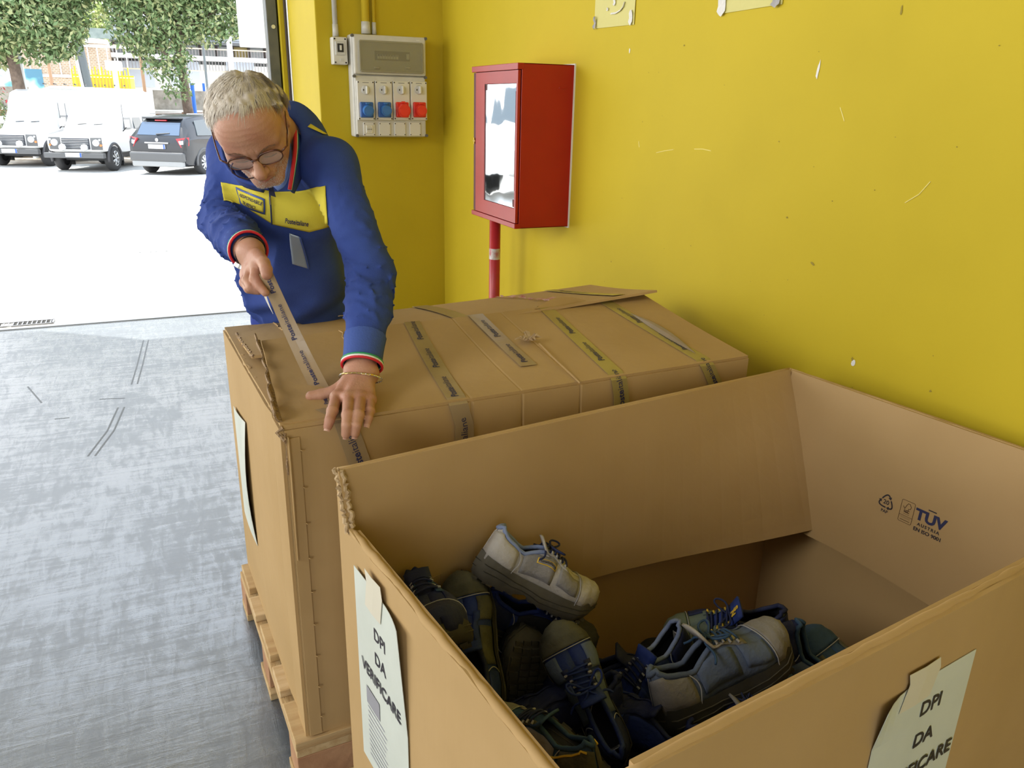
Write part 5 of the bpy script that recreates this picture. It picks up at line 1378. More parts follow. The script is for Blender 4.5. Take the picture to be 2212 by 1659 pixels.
# ---- trousers, shoes -----------------------------------------------------
def tr_sdf(P):
    d = sd_ell(P, PEL+fw_t*.01-up_t*.02, (.158, .125, .15), RTm)
    for h_, k_, f_ in ((HIPR, KNR, FT_R), (HIPL, KNL, FT_L)):
        g = sd_caps(P, h_, k_, .100, .075); g = smin(g, sd_caps(P, k_, f_, .075, .062), .03)
        t = P[:, 2]; g = g-.004*np.sin(t*60+P[:, 0]*30)
        d = smin(d, g, .03)
    d = smax(d, -(P[:, 2]-.07), .01)
    return smax(d, (P-PEL) @ up_t-.10, .01)
Vt, Ft = nets(tr_sdf, np.min([PEL, FT_R, FT_L], 0)-.2, np.max([PEL, FT_R, FT_L], 0)+.2, .012)
np_mesh('trousers', Vt, Ft, trm, man, label='blue work trousers')
for f_, yaw in ((FT_R, radians(196)), (FT_L, radians(262))):
    td = Vector((cos(yaw), sin(yaw), 0))
    a = Vector((f_[0], f_[1], 0))-td*.05
    def ssd(P, a=np.array(a), td=np.array(td)):
        d = sd_caps(P, a+np.array([0, 0, .045]), a+td*.17+np.array([0, 0, .040]), .040, .042); d = smin(d, sd_caps(P, a+td*.02+np.array([0, 0, .05]), a+td*.03+np.array([0, 0, .11]), .04, .042), .02)
        return smax(d, -(P[:, 2]-.018), .004)
    Vq, Fq = nets(ssd, np.array(a)-.12-np.abs(np.array(td))*.1, np.array(a)+.12+np.abs(np.array(td))*.16+np.array([0, 0, .06]), .007)
    sh_ = np_mesh('work_boot', Vq, Fq, S_BLACK, man)
    loop_ = []
    for i in range(24):
        t = 2*pi*i/24; sd_ = Vector((-td.y, td.x, 0)); loop_.append((a+td*.085+td*cos(t)*.130+sd_*sin(t)*.045))
    mb = MB(); mb.prism([(p.x, p.y) for p in loop_], 0.001, .024); mb.build('boot_sole', SO_BROWN, sh_)

# ---- hair ---------------------------------------------------------------
def hairline(L):
    """signed: < 0 where hair grows"""
    x, y, z = L[:, 0], L[:, 1], L[:, 2]
    front = y-(.016+.35*(z-.050))-.012*np.cos(x*30)-.006*np.sin(x*90)                 # receding front edge
    front = np.where(z < .055, y-.018+.55*(.055-z)*(np.abs(x) > .05), front)
    low = -(z+.045+.6*np.clip(y+.03, -.1, .05))                    # nape / sideburn line
    ear = np.where(np.abs(x) > .05, .036-np.sqrt((y+.006)**2+(z+.006)**2), -1.)   # keep clear of the ears
    return np.maximum(np.maximum(front, low*1.0), ear)
def cran(L): return smin(smin(sd_ell(L, (0, -.010, .012), (.075, .094, .077)), sd_ell(L, (0, .040, .030), (.062, .050, .056)), .03), sd_ell(L, (0, -.02, -.01), (.070, .08, .085)), .03)
def hair_sdf(L):
    sd_ = np.abs(L[:, 0])
    th = .005+.005*np.clip((L[:, 2]-.02)/.07, 0, 1)+.007*np.exp(-((L[:, 2]-.02)/.03)**2)*(sd_ > .04)
    th = th+.0024*np.sin(L[:, 0]*150+L[:, 1]*55+3*np.sin(L[:, 1]*40))+.0016*np.sin(L[:, 0]*310-L[:, 1]*90+2*np.sin(L[:, 2]*70))
    return smax(cran(L)-th, hairline(L)*.8, .010)
Vr, Fr = nets(hair_sdf, (-.115, -.14, -.09), (.115, .12, .155), .0030)
if np.linalg.det(HR) < 0: Fr = Fr[:, ::-1]
hair = np_mesh('hair', HC+Vr @ HR.T, Fr, hairm, man, label='short white hair combed forward')
# strands combed from the crown forwards and to the sides
tree = BVHTree.FromPolygons(Vr.tolist(), Fr.tolist())
mb = MB(); rs = random.Random(11); n_s = 0
cr0 = np.array([.030, -.045, .100])
fV = []; fF = []
for _ in range(9000):
    v = Vector(Vr[rs.randrange(len(Vr))].tolist())
    c = cran(np.array([v]))[0]
    if c < .004: continue
    d = v-Vector(cr0); d = Vector((d.x*1.5+rs.uniform(-.012, .012), d.y*.9+.028+rs.uniform(-.015, .015), d.z)); 
    L_ = rs.uniform(.018, .040)*(1.25 if v.z > .07 else .75)
    nrm = Vector((v.x, v.y+.01, v.z-.03)).normalized()
    d = (d-nrm*d.dot(nrm)).normalized(); d = (d+Vector((rs.uniform(-.25, .25), rs.uniform(-.2, .2), 0))).normalized()
    sd_ = nrm.cross(d).normalized(); w_ = rs.uniform(.0006, .0013)
    pts_ = []
    p = v-nrm*.002
    for k in range(5):
        t = k/4
        q = p+d*L_*t+nrm*(.004*sin(pi*t*.8)+rs.uniform(0, .0012)-.010*t*t*(L_/.04))
        pts_.append(q)
    b = len(fV); 
    for k, q in enumerate(pts_):
        w2 = w_*(1-k/4*.85); fV += [q-sd_*w2, q+sd_*w2+nrm*w2*.5]
    for k in range(4): fF.append((b+2*k, b+2*k+1, b+2*k+3, b+2*k+2))
fV = [HC+HR @ np.array(v) for v in fV]
hs = MB(); hs.v = [tuple(v) for v in fV]; hs.f = fF
strand_m = mat('hair_strand', (.76, .71, .63), .45, var=(.58, .51, .42), vs=60)
o = hs.build('hair_strands', strand_m, hair); o['kind'] = 'stuff'
# brows
bvh_h = BVHTree.FromPolygons(((Vh-HC) @ HR).tolist(), Fh.tolist())
def face(x, z, off=.0, y0=.2):
    h = bvh_h.ray_cast(Vector((x, y0, z)), Vector((0, -1, 0)), .4)
    return (h[0]+Vector((0, off, 0))) if h[0] is not None else Vector((x, .09, z))
for sg in (-1, 1):
    mb = MB(); r_ = random.Random(5)
    for i in range(70):
        x = sg*(.014+.034*r_.random()); z = .0090+.006*sin(pi*(abs(x)-.014)/.034)+r_.uniform(-.0025, .0025); p = face(x, z, .0008)
        q = p+Vector((sg*.006, .0006, .0015)); mb.add([HC+HR @ np.array(c) for c in (p-Vector((0, 0, .0004)), p+Vector((0, 0, .0004)), q)], [(0, 1, 2)])
    mb.build('eyebrow', brown_m, man)
    P = [HC+HR @ np.array(face(sg*x, -.0175-.003*sin(pi*(x-.017)/.029), .0006)) for x in np.linspace(.017, .046, 9)]
    MB().tube(P, .0009, 5).build('eyelashes', brown_m, man)
# lips
lipm = mat('lips', (.46, .17, .13), .5)
for z_, hh_ in ((-.0635, .0026), (-.0725, .003)):
    mb = MB(); mb.grid(lambda u, v: HC+HR @ np.array(face((u-.5)*.040, z_+(v-.5)*hh_*2*sin(pi*min(max(u, .04), .96)), .0006)), [i/12 for i in range(13)], [0, .5, 1]); mb.build('lip', lipm, man, smooth=True)
# stubble: short pale hairs over chin and cheeks
mb = MB(); r_ = random.Random(9)
for i in range(1500):
    x = r_.uniform(-.055, .055); z = r_.uniform(-.118, -.050)
    if abs(x) < .024 and z > -.078: continue
    p = face(x, z, .0)
    if p.y < .0: continue
    q = p+Vector((r_.uniform(-.001, .001), .0022, -.002)); mb.add([HC+HR @ np.array(c) for c in (p-Vector((.0003, 0, 0)), p+Vector((.0003, 0, 0)), q)], [(0, 1, 2)])
sb = mb.build('stubble', mat('stubble', (.55, .50, .45), .7), man); sb['kind'] = 'stuff'

# ---- glasses ------------------------------------------------------------
def hp(x, y, z): return Vector(HC+HR @ np.array([x, y, z]))
tort = mat('tortoise_frame', (.045, .014, .010), .25, var=(.16, .05, .02), vs=60, vd=2)
glas = bpy.data.objects.new('glasses', None); COL.objects.link(glas); glas.location = tuple(hp(0, .12, -.02)); attach(glas, man); glas.matrix_basis = glas.matrix_basis
gz0_, gy_ = -.008, .108
lensm = mat('lens_glass', (.95, .96, .97), .02, alpha=.10, spec=1.)
lensm.node_tree.nodes['Principled BSDF'].inputs['IOR'].default_value = 1.1
def rimpt(sg, a, k=1.0):
    cx_ = .033*sg; rx, rz = .0265*k, .0165*k
    x = cx_+rx*math.copysign(abs(cos(a))**.8, cos(a)); z = gz0_+rz*math.copysign(abs(sin(a))**.8, sin(a))
    return hp(x, gy_-.004-abs(x)*.12-(z-gz0_)*.1, z)
gl_o = MB()
for sg in (-1, 1): gl_o.tube([rimpt(sg, 2*pi*i/32) for i in range(32)], .0013, 6, closed=True)
gl_o.tube([rimpt(-1, a) for a in np.linspace(.25, pi-.25, 14)], .0024, 6)
gl_o.tube([rimpt(1, a) for a in np.linspace(.25, pi-.25, 14)], .0024, 6)
gl_o.tube([hp(-.0075, gy_-.002, gz0_+.007), hp(0, gy_+.001, gz0_+.010), hp(.0075, gy_-.002, gz0_+.007)], .0020, 6)
bpy.data.objects.remove(glas)
glas = gl_o.build('glasses', tort, man, smooth=True, label='tortoiseshell reading glasses')
for sg in (-1, 1):
    mb = MB(); c = rimpt(sg, 0, 0); mb.add([c]+[rimpt(sg, 2*pi*i/24, .97) for i in range(24)], [(0, i+1, (i+1) % 24+1) for i in range(24)])
    o = mb.build('lens', lensm, glas); s_ = o.modifiers.new('t', 'SOLIDIFY'); s_.thickness = .0012
    MB().tube([hp(sg*.0600, gy_-.012, gz0_+.006), hp(sg*.074, gy_-.024, gz0_+.007), hp(sg*.080, .045, gz0_+.010), hp(sg*.083, .0, .012), hp(sg*.080, -.022, .0)], [.0024, .0022, .0018, .0016, .0014], 6).build('temple', tort, glas, smooth=True)
# cord hanging below the far lens
MB().tube([Vector(pt(*q)) for q in ((503, 352, 1.635), (498, 362, 1.635), (502, 373, 1.645), (515, 382, 1.66), (532, 387, 1.68), (548, 384, 1.70))], .0014, 6).build('glasses_cord', mat('cord_dark', (.05, .03, .08), .6), glas)

# ---- bracelet and watch -------------------------------------------------
gold = mat('gold', (.78, .58, .22), .25, .95); steel = mat('steel', (.62, .61, .58), .25, .95)
aL = Vector(LW-LEL).normalized(); ML = frame(LW+np.array(aL)*.010, aL, Vector(lw1-lw0)); 
br = MB(); n = 30
pr = lambda k, e=0: ML @ Vector((.004+.007*sin(2*pi*k/n+.9), cos(2*pi*k/n)*(.0485+e), sin(2*pi*k/n)*(.0350+e)))
bro = MB().tube([pr(k) for k in range(n)], .0012, 6, closed=True).build('bracelet', steel, man, label='gold and steel chain bracelet')
for k in range(n):
    a = pr(k+.08); b = pr(k+.92); MB().tube([a, b], .0024, 6, flat=.6).build('link', gold if 2 < k % n < 11 else steel, bro)
aR = Vector(RW-REL).normalized(); MR = frame(RW-np.array(aR)*.004, aR, Vector(rw1-rw0))
wb_ = MB().tube([MR @ Vector((0, cos(2*pi*k/28)*.034, sin(2*pi*k/28)*.0275)) for k in range(28)], [.0065]*28, 8, closed=True, flat=.35).build('watch', S_BLACK, man, label='wristwatch with a dark strap')
wp_ = MR @ Vector((0, .037, 0)); wd = (MR.to_3x3() @ Vector((0, 1, 0))).normalized()
MB().cyl(wp_-wd*.003, wp_+wd*.007, .018, n=24).build('watch_case', steel, wb_, bevel=.001)
MB().cyl(wp_+wd*.0072, wp_+wd*.0078, .0155, n=24).build('watch_face', mat('watch_face', (.75, .75, .72), .3), wb_)
# fingernails
def nail(tip, prev, up_, w_=.0058, r=.009):
    d = Vector(tip-prev).normalized(); u_ = Vector(up_); u_ = (u_-d*u_.dot(d)).normalized(); s_ = d.cross(u_); c = Vector(tip)+u_*(r*.80)+d*.002
    MB().grid(lambda a, b: c+d*(a*.0075)+s_*(b*w_)-u_*(.0030*b*b+.0015*a*a), [-1, -.5, 0, .5, 1], [-1, -.5, 0, .5, 1]).build('fingernail', nailm, man, smooth=True)
nailm = mat('nail', (.60, .35, .26), .4)
fn_up = Vector((0, 0, 1))-N1*.9
for (a, b, c) in lfg: nail(c, b, fn_up)
nail(lth[3], lth[2], Vector((-.2, -.6, .8)), .0065)

# ---- the strip of tape he pulls -----------------------------------------
TS = Vector(pt(574, 590, 1.690)); TE = Vector(zp(690, 838, .9165)); TF = Vector(zp(714, 890, .9135))
tp = thing('pulled_tape', 'tan printed tape strip pulled taut from his raised hand to the carton', 'tape', tuple(TE))
wv = Vector(RT)*.93+Vector(UP)*.12-Vector(FW)*.2
held = mat('parcel_tape_air', (.36, .265, .155), .25, var=(.32, .235, .135), vs=14, spec=.6, coat=.3)
P = [TS.lerp(TE, i/10)-Vector((0, 0, .010*sin(pi*i/10))) for i in range(11)]
P.reverse()
P = [TF]+P
pts = P
def Srib(u, v):
    k = u*11; i = min(int(k), 10); p = pts[i].lerp(pts[i+1], k-i); g = (v-.5)
    wid = .047-.015*u
    return p+wv.normalized()*g*wid+Vector(-FW)*(.010*abs(g)*2*(1-abs(2*u-1)))*-.5
rb = MB().slab(Srib, [i/22 for i in range(23)], [0, .25, .5, .75, 1], .0007).build('ribbon', held, tp)
Lr = [0.]
for a, b in zip(pts[:-1], pts[1:]): Lr.append(Lr[-1]+(b-a).length)
def at_r(s):
    s = min(max(s, 0), Lr[-1]-1e-6)
    for i in range(11):
        if Lr[i+1] > s: break
    return pts[i].lerp(pts[i+1], (s-Lr[i])/(Lr[i+1]-Lr[i])), (pts[i+1]-pts[i]).normalized()
for s0 in (.045, .155, .265, .375): word_on(rb, at_r, s0, wv, -FW, .0165)
# its stuck end running down the near face below his fingers
Pd = [lf(fu(.135, .04), .04, .0062), lf(fu(.128, .10), .10, .0062)]
Pd = [ff(.172, .70), ff(.150, .80), ff(.130, ZT1-.03), ff(.122, ZT1), lf(fu(.118, .03), .03, .0062), lf(fu(.100, .12), .12, .0062)]
o, L, at = tape_on(Pd, tapem, C1, V1, .046); word_on(o, at, .085, V1, (-N1+Vector((0, 0, .3))), .023)
# white loose edge of the tape curling below his fingers
cu = [Vector(pt(565, 612, 1.70)), Vector(pt(573, 640, 1.69)), Vector(pt(582, 662, 1.685)), Vector(pt(590, 678, 1.685))]
MB().slab(lambda u, v: spl(cu, u)+Vector(RT)*((v-.5)*.008*(1-u)), [i/10 for i in range(11)], [0, 1], .0012).build('curled_edge', mat('tape_white_edge', (.8, .79, .76), .4), tp)

# ================================================================== OUT IN THE YARD
white_car = mat('white_car_paint', (.80, .80, .80), .3, coat=.5)
black_car = mat('dark_car_paint', (.022, .024, .03), .3, coat=.35)
grey_trim = mat('grey_bumper', (.10, .103, .108), .5)
tyre = mat('tyre_rubber', (.05, .05, .052), .85)
alloy = mat('alloy_rim', (.55, .56, .57), .3, .8)
car_glass = mat('car_glass', (.05, .07, .08), .06, .0, spec=.9, coat=.5)
lamp_w = mat('lamp_clear', (.72, .74, .76), .1, spec=.8); lamp_r = mat('lamp_red', (.50, .02, .03), .15, spec=.8); lamp_o = mat('lamp_orange', (.70, .22, .06), .2)
plate_m = mat('number_plate', (.74, .76, .80), .4); plate_b = mat('plate_blue_band', (.03, .10, .50), .4)

def wpt(px_, py_, Y): return pl(px_, py_, 1, Y)
class Car:
    """lofted body: sections run along the length; local x = across, y = along, z = up"""
    def __init__(s, root, origin, fwd, secs, paint):
        s.root = root; y = Vector((fwd[0], fwd[1], 0)).normalized(); x = Vector((y.y, -y.x, 0))
        s.M = frame(origin, x, y); s.secs = secs
        rings = []
        for (yy, zb, zm, zt, wb, wm, wt) in secs:
            half_ = [(wb*.80, zb), (wb, zb+.05), (wm, zb+(zm-zb)*.45), (wm*.995, zm-.04), (wm*.965, zm), ((wm*.965+wt)/2+.02, (zm+zt)/2), (wt, zt-.07), (wt-.10, zt-.01), (0, zt)]
            rings.append([(a, yy, z) for a, z in half_]+[(-a, yy, z) for a, z in reversed(half_[:-1])])
        s.rings = rings; n = len(rings[0]); mb = MB()
        for r in rings: mb.v += [tuple(s.M @ Vector(p)) for p in r]
        for i in range(len(rings)-1):
            for j in range(n-1): mb.f.append((i*n+j, i*n+j+1, (i+1)*n+j+1, (i+1)*n+j))
            mb.f.append((i*n+n-1, i*n, (i+1)*n, (i+1)*n+n-1))
        mb.f.append(tuple(range(n-1, -1, -1))); mb.f.append(tuple(range((len(rings)-1)*n, len(rings)*n)))
        s.body = mb.build('body', paint, root, smooth=True); e = s.body.modifiers.new('e', 'EDGE_SPLIT'); e.split_angle = radians(32)
    def P(s, x, y, z): return s.M @ Vector((x, y, z))
    def quad(s, name, pts, mt, th=.02, parent=None):
        mb = MB(); n = len(pts); P = [s.P(*p) for p in pts]; nn = (P[1]-P[0]).cross(P[2]-P[0]).normalized()*th
        mb.add([p+nn*.5 for p in P]+[p-nn*.5 for p in P], [tuple(range(n)), tuple(range(2*n-1, n-1, -1))]+[(i, i+n, (i+1) % n+n, (i+1) % n) for i in range(n)])
        return mb.build(name, mt, parent or s.root)
    def box(s, name, c, d, mt, bevel=.01, parent=None): return MB().box(c, d, s.M).build(name, mt, parent or s.root, bevel=bevel)
    def wheel(s, x, y, r, w_=.24, spokes=7):
        sg = 1 if x > 0 else -1
        t = MB(); prof = [(r*.62, -w_/2), (r*.90, -w_/2), (r, -w_*.32), (r, w_*.32), (r*.90, w_/2), (r*.62, w_/2)]; n = 32; vs = []
        for rr, dx in prof: vs += [s.P(x+dx, y+cos(2*pi*k/n)*rr, r+sin(2*pi*k/n)*rr) for k in range(n)]
        t.add(vs, [(i*n+k, i*n+(k+1) % n, (i+1)*n+(k+1) % n, (i+1)*n+k) for i in range(5) for k in range(n)])
        tr = t.build('wheel', tyre, s.root, smooth=True)
        rm_ = MB(); rm_.cyl(s.P(x+sg*w_*.20, y, r), s.P(x+sg*w_*.30, y, r), r*.62, n=28)
        rm_.build('rim_dish', mat('rim_shadow', (.09, .09, .095), .5), tr)
        sp = MB()
        for k in range(spokes):
            a = 2*pi*k/spokes; sp.tube([s.P(x+sg*w_*.36, y+cos(a)*r*.08, r+sin(a)*r*.08), s.P(x+sg*w_*.40, y+cos(a)*r*.35, r+sin(a)*r*.35), s.P(x+sg*w_*.36, y+cos(a)*r*.60, r+sin(a)*r*.60)], [.035, .03, .04], 6)
        sp.tube([s.P(x+sg*w_*.38, y+cos(2*pi*k/24)*r*.60, r+sin(2*pi*k/24)*r*.60) for k in range(24)], .022, 6, closed=True)
        sp.cyl(s.P(x+sg*w_*.3, y, r), s.P(x+sg*w_*.42, y, r), r*.14, n=14); sp.build('rim', alloy, tr, smooth=True)
    def arch(s, x, y, r, mt, w_=.06, r0=.36):
        sg = 1 if x > 0 else -1
        s_ = [s.P(x, y+cos(a)*r, r0+sin(a)*r) for a in np.linspace(-.15, pi+.15, 18)]
        MB().tube(s_, w_, 6).build('wheel_arch', mt, s.root, smooth=True)
        MB().add([s.P(x-sg*.02, y, r0)]+[s.P(x-sg*.02+sg*.025, y+cos(a)*r*.99, r0+sin(a)*r*.99) for a in np.linspace(-.2, pi+.2, 18)], [(0, i+1, i+2) for i in range(17)]).build('wheel_well', blk, s.root)

GY = -.42
def offroad(px_, py_, label, dirv, off=(0, 0)):
    c = pl(px_, py_, 2, GY); o = Vector((c[0]+off[0], c[1]+off[1], GY))
    t = thing('off_road_vehicle', label, 'car', tuple(o), 'white off-road vehicles in the yard')
    # fwd given = direction its rear points to (away from us); y grows towards the rear
    S = [(0.0, .62, 1.00, 1.03, .84, .86, .80), (.05, .58, 1.05, 1.10, .86, .87, .80), (1.05, .55, 1.12, 1.20, .87, .88, .80), (1.12, .52, 1.15, 1.32, .88, .88, .80), (1.42, .50, 1.18, 1.86, .88, .88, .74),
         (1.50, .50, 1.18, 2.02, .88, .88, .76), (1.75, .50, 1.18, 2.36, .88, .88, .77), (2.0, .50, 1.18, 2.42, .88, .88, .77), (4.25, .50, 1.18, 2.42, .88, .88, .77), (4.45, .55, 1.18, 2.34, .86, .86, .74)]
    C = Car(t, o, dirv, S, white_car)
    C.quad('windscreen', [(-.70, 1.13, 1.36), (.70, 1.13, 1.36), (.68, 1.40, 1.80), (-.68, 1.40, 1.80)], mat('bright_glass', (.62, .66, .68), .12, spec=.8), .03)
    for xx in (-.38, .12): MB().tube([C.P(xx, 1.10, 1.38), C.P(xx+.26, 1.14, 1.40)], .014, 6).build('wiper', blk, t)
    C.box('grille', (0, -.012, .84), (.84, .03, .32), mat('grille_dark', (.03, .035, .05), .4))
    for k in range(6): C.box('grille_slat', (0, -.035, .72+k*.048), (.80, .02, .014), alloy, .003)
    for sg in (-1, 1):
        C.box('lamp_panel', (sg*.63, -.010, .85), (.34, .03, .36), mat('lamp_panel_grey', (.13, .135, .14), .5))
        MB().cyl(C.P(sg*.63, -.02, .87), C.P(sg*.63, -.07, .87), .105, .095, n=20).build('headlamp', lamp_w, t, smooth=False)
        MB().cyl(C.P(sg*.77, -.02, .80), C.P(sg*.77, -.055, .80), .035, n=12).build('indicator', lamp_o, t)
        MB().cyl(C.P(sg*.75, -.02, .96), C.P(sg*.75, -.05, .96), .030, n=12).build('side_lamp', lamp_w, t)
        MB().cyl(C.P(sg*.33, -.19, .74), C.P(sg*.33, -.25, .74), .105, .09, n=20).build('spot_lamp', lamp_w, t)
        C.quad('front_side_window', [(sg*.885, 1.55, 1.25), (sg*.885, 2.18, 1.25), (sg*.80, 2.18, 1.74), (sg*.80, 1.70, 1.74)], car_glass, .02)
        C.quad('rear_side_window', [(sg*.885, 2.34, 1.25), (sg*.885, 2.95, 1.25), (sg*.80, 2.95, 1.74), (sg*.80, 2.34, 1.74)], car_glass, .02)
        C.quad('cargo_window', [(sg*.885, 3.15, 1.35), (sg*.885, 4.15, 1.35), (sg*.80, 4.15, 1.74), (sg*.80, 3.15, 1.74)], car_glass, .02)
        C.arch(sg*.87, .62, .47, mat('arch_dark', (.07, .07, .075), .6), .045); C.arch(sg*.87, 3.45, .47, mat('arch_dark', (.07, .07, .075), .6), .045)
        C.wheel(sg*.78, .62, .385); C.wheel(sg*.78, 3.45, .385)
        C.box('mirror', (sg*1.04, 1.42, 1.42), (.16, .06, .24), white_car, .02)
        MB().tube([C.P(sg*.88, 1.40, 1.18), C.P(sg*1.02, 1.42, 1.32)], .016, 6).build('mirror_arm', blk, t)
        C.box('mud_flap', (sg*.78, 1.10, .28), (.28, .03, .30), blk, .005)
        MB().tube([C.P(sg*.89, 1.5, 2.0), C.P(sg*.89, 1.52, 1.22)], .012, 4).build('door_gap', grey_trim, t)
    C.box('bumper', (0, -.16, .50), (1.80, .18, .15), grey_trim, .015)
    C.box('number_plate', (.0, -.26, .52), (.48, .02, .12), plate_m, .002); C.box('plate_band', (.215, -.272, .52), (.05, .004, .12), plate_b, 0)
    MB().cyl(C.P(-.65, .62, .36), C.P(.65, .62, .36), .06, n=10).build('axle', grey_trim, t)
    C.box('underbody', (0, 2.2, .46), (1.5, 4.0, .16), blk, .02)
    t.scale = (.87, .87, .87)
    return t
DV = (sin(radians(22)), cos(radians(22)))
offroad(162, 369, 'white off-road vehicle with a high roof, in the middle, beside the dark hatchback', DV, (.15, -.35))
offroad(24, 365, 'white off-road vehicle cut off by the left edge of the picture', DV, (.05, .75))

# dark crossover seen from behind
c = pl(345, 377, 2, GY); o_s = Vector((c[0]+.02, c[1]-.35, GY))
sv = thing('hatchback_car', 'dark grey hatchback parked with its tail to us, right of the white vehicles', 'car', tuple(o_s))
S = [(0.0, .42, .80, .86, .72, .84, .80), (.04, .32, .95, 1.02, .82, .90, .82), (.12, .26, 1.02, 1.12, .86, .93, .78), (.34, .24, 1.04, 1.46, .88, .94, .68), (.50, .24, 1.05, 1.58, .88, .945, .64),
     (1.1, .24, 1.04, 1.66, .90, .95, .63), (2.2, .24, 1.00, 1.66, .90, .95, .62), (2.9, .24, .98, 1.50, .90, .95, .64), (3.4, .24, .96, 1.06, .89, .94, .74), (4.2, .30, .84, .90, .84, .88, .70), (4.45, .40, .70, .76, .70, .74, .60)]
C = Car(sv, o_s, (sin(radians(35)), cos(radians(35))), S, black_car)
C.quad('rear_window', [(-.66, .115, 1.10), (.66, .115, 1.10), (.60, .33, 1.44), (-.60, .33, 1.44)], mat('rear_glass', (.06, .10, .17), .05, spec=1., coat=.6), .03)
C.box('high_brake_lamp', (0, .33, 1.50), (.36, .06, .03), lamp_r, .005)
C.box('roof_spoiler', (0, .42, 1.56), (1.16, .22, .04), black_car, .015)
MB().tube([C.P(-.05, .09, 1.13), C.P(.35, .13, 1.16)], .016, 6).build('rear_wiper', blk, sv)
for sg in (-1, 1):
    C.quad('tail_lamp', [(sg*.60, -.005+.02, 1.02), (sg*.92, .17, 1.06), (sg*.93, .13, .84), (sg*.74, .012, .78)], lamp_r, .05)
    C.quad('reverse_lamp', [(sg*.68, .005, .96), (sg*.80, .06, .97), (sg*.80, .05, .87), (sg*.72, .002, .86)], lamp_w, .06)
    C.box('reflector', (sg*.66, -.035, .42), (.26, .02, .035), lamp_r, .004)
    MB().tube([C.P(sg*.55, -.04, .30), C.P(sg*.72, -.04, .30)], .032, 8).build('exhaust_tip', alloy, sv)
    C.wheel(sg*.84, .84, .345, .22, 9); C.wheel(sg*.84, 3.45, .345, .22, 9)
    C.arch(sg*.93, .84, .40, grey_trim, .04, .34); C.arch(sg*.93, 3.45, .40, grey_trim, .04, .34)
    C.quad('side_window', [(sg*.905, .62, 1.10), (sg*.905, 1.55, 1.08), (sg*.70, 1.55, 1.54), (sg*.72, .80, 1.50)], car_glass, .02)
    C.quad('front_window', [(sg*.905, 1.65, 1.08), (sg*.905, 2.75, 1.06), (sg*.70, 2.45, 1.50), (sg*.70, 1.65, 1.54)], car_glass, .02)
    C.box('sill', (sg*.93, 2.1, .30), (.04, 2.1, .14), grey_trim, .02)
    C.box('door_handle', (sg*.955, 1.35, .98), (.03, .16, .03), black_car, .005)
    MB().tube([C.P(sg*.60, .7, 1.68), C.P(sg*.60, 2.3, 1.68)], .018, 6).build('roof_rail', alloy, sv)
C.box('rear_bumper', (0, -.03, .52), (1.70, .16, .26), grey_trim, .05)
C.box('lower_valance', (0, -.02, .33), (1.60, .14, .16), mat('valance_silver', (.30, .31, .32), .4), .03)
C.box('number_plate', (0, -.02, .80), (.52, .03, .12), plate_m, .003); C.box('plate_band', (.235, -.037, .80), (.045, .004, .12), plate_b, 0)
C.box('chrome_strip', (0, -.012, .90), (.74, .03, .035), alloy, .005)
MB().cyl(C.P(0, .02, .98), C.P(0, .05-.04, .98), .05, n=18).build('round_badge', alloy, sv)

sv.scale = (.92, .92, .92)
# white van behind the off-road vehicles (only its roof and windows show)
c = pl(110, 205, 1, 34); gb = .15
vn = thing('white_van', 'white van behind the off-road vehicles, only its roof line showing', 'van', (c[0], 34, gb))
S = [(0, .5, 1.0, 1.1, .9, .95, .85), (.9, .4, 1.2, 1.35, .95, .98, .85), (1.6, .4, 1.25, 2.0, .97, .99, .82), (2.2, .4, 1.3, 2.25, .97, .99, .84), (4.9, .4, 1.3, 2.2, .97, .99, .84), (5.1, .5, 1.3, 2.05, .95, .96, .8)]
vo = wpt(-50, 205, 32.1); vn.location = (vo[0], 32.1, -.42)
C = Car(vn, Vector((vo[0], 32.0, -.42)), (.999, .03), S, white_car)
for k in range(3): C.quad('side_window', [(.99, 1.75+k*1.05, 1.36), (.99, 2.65+k*1.05, 1.36), (.90, 2.65+k*1.05, 1.92), (.90, 1.85+k*1.05, 1.92)], car_glass, .02)
for sg in (-1, 1): C.wheel(sg*.86, .95, .34); C.wheel(sg*.86, 4.1, .34)
for k in range(9): C.box('roof_rack_bar', (0, 2.0+k*.3, 2.30), (1.4, .04, .04), grey_trim, .005)
# pale car to the right of the hatchback
c = pl(452, 352, 2, GY)
wc = thing('pale_car', 'white car beyond the dark hatchback, mostly behind the man', 'car', (c[0], c[1]+.6, GY))
S = [(0.0, .42, .78, .84, .70, .80, .72), (.05, .3, .92, 1.0, .8, .86, .74), (.45, .24, .98, 1.36, .84, .88, .60), (1.0, .24, .98, 1.46, .85, .88, .58), (2.1, .24, .96, 1.44, .85, .88, .58), (3.0, .24, .92, .98, .84, .87, .7), (3.9, .3, .78, .84, .76, .80, .6)]
C = Car(wc, Vector((c[0]+.75, c[1]+1.2, GY)), (sin(radians(20)), cos(radians(20))), S, white_car)
C.quad('rear_window', [(-.60, .09, 1.02), (.60, .09, 1.02), (.52, .42, 1.32), (-.52, .42, 1.32)], car_glass, .03)
for sg in (-1, 1): C.wheel(sg*.78, .75, .3); C.wheel(sg*.78, 3.05, .3); C.quad('tail_lamp', [(sg*.6, .0, .92), (sg*.84, .08, .94), (sg*.84, .06, .72), (sg*.66, .0, .70)], lamp_r, .04)

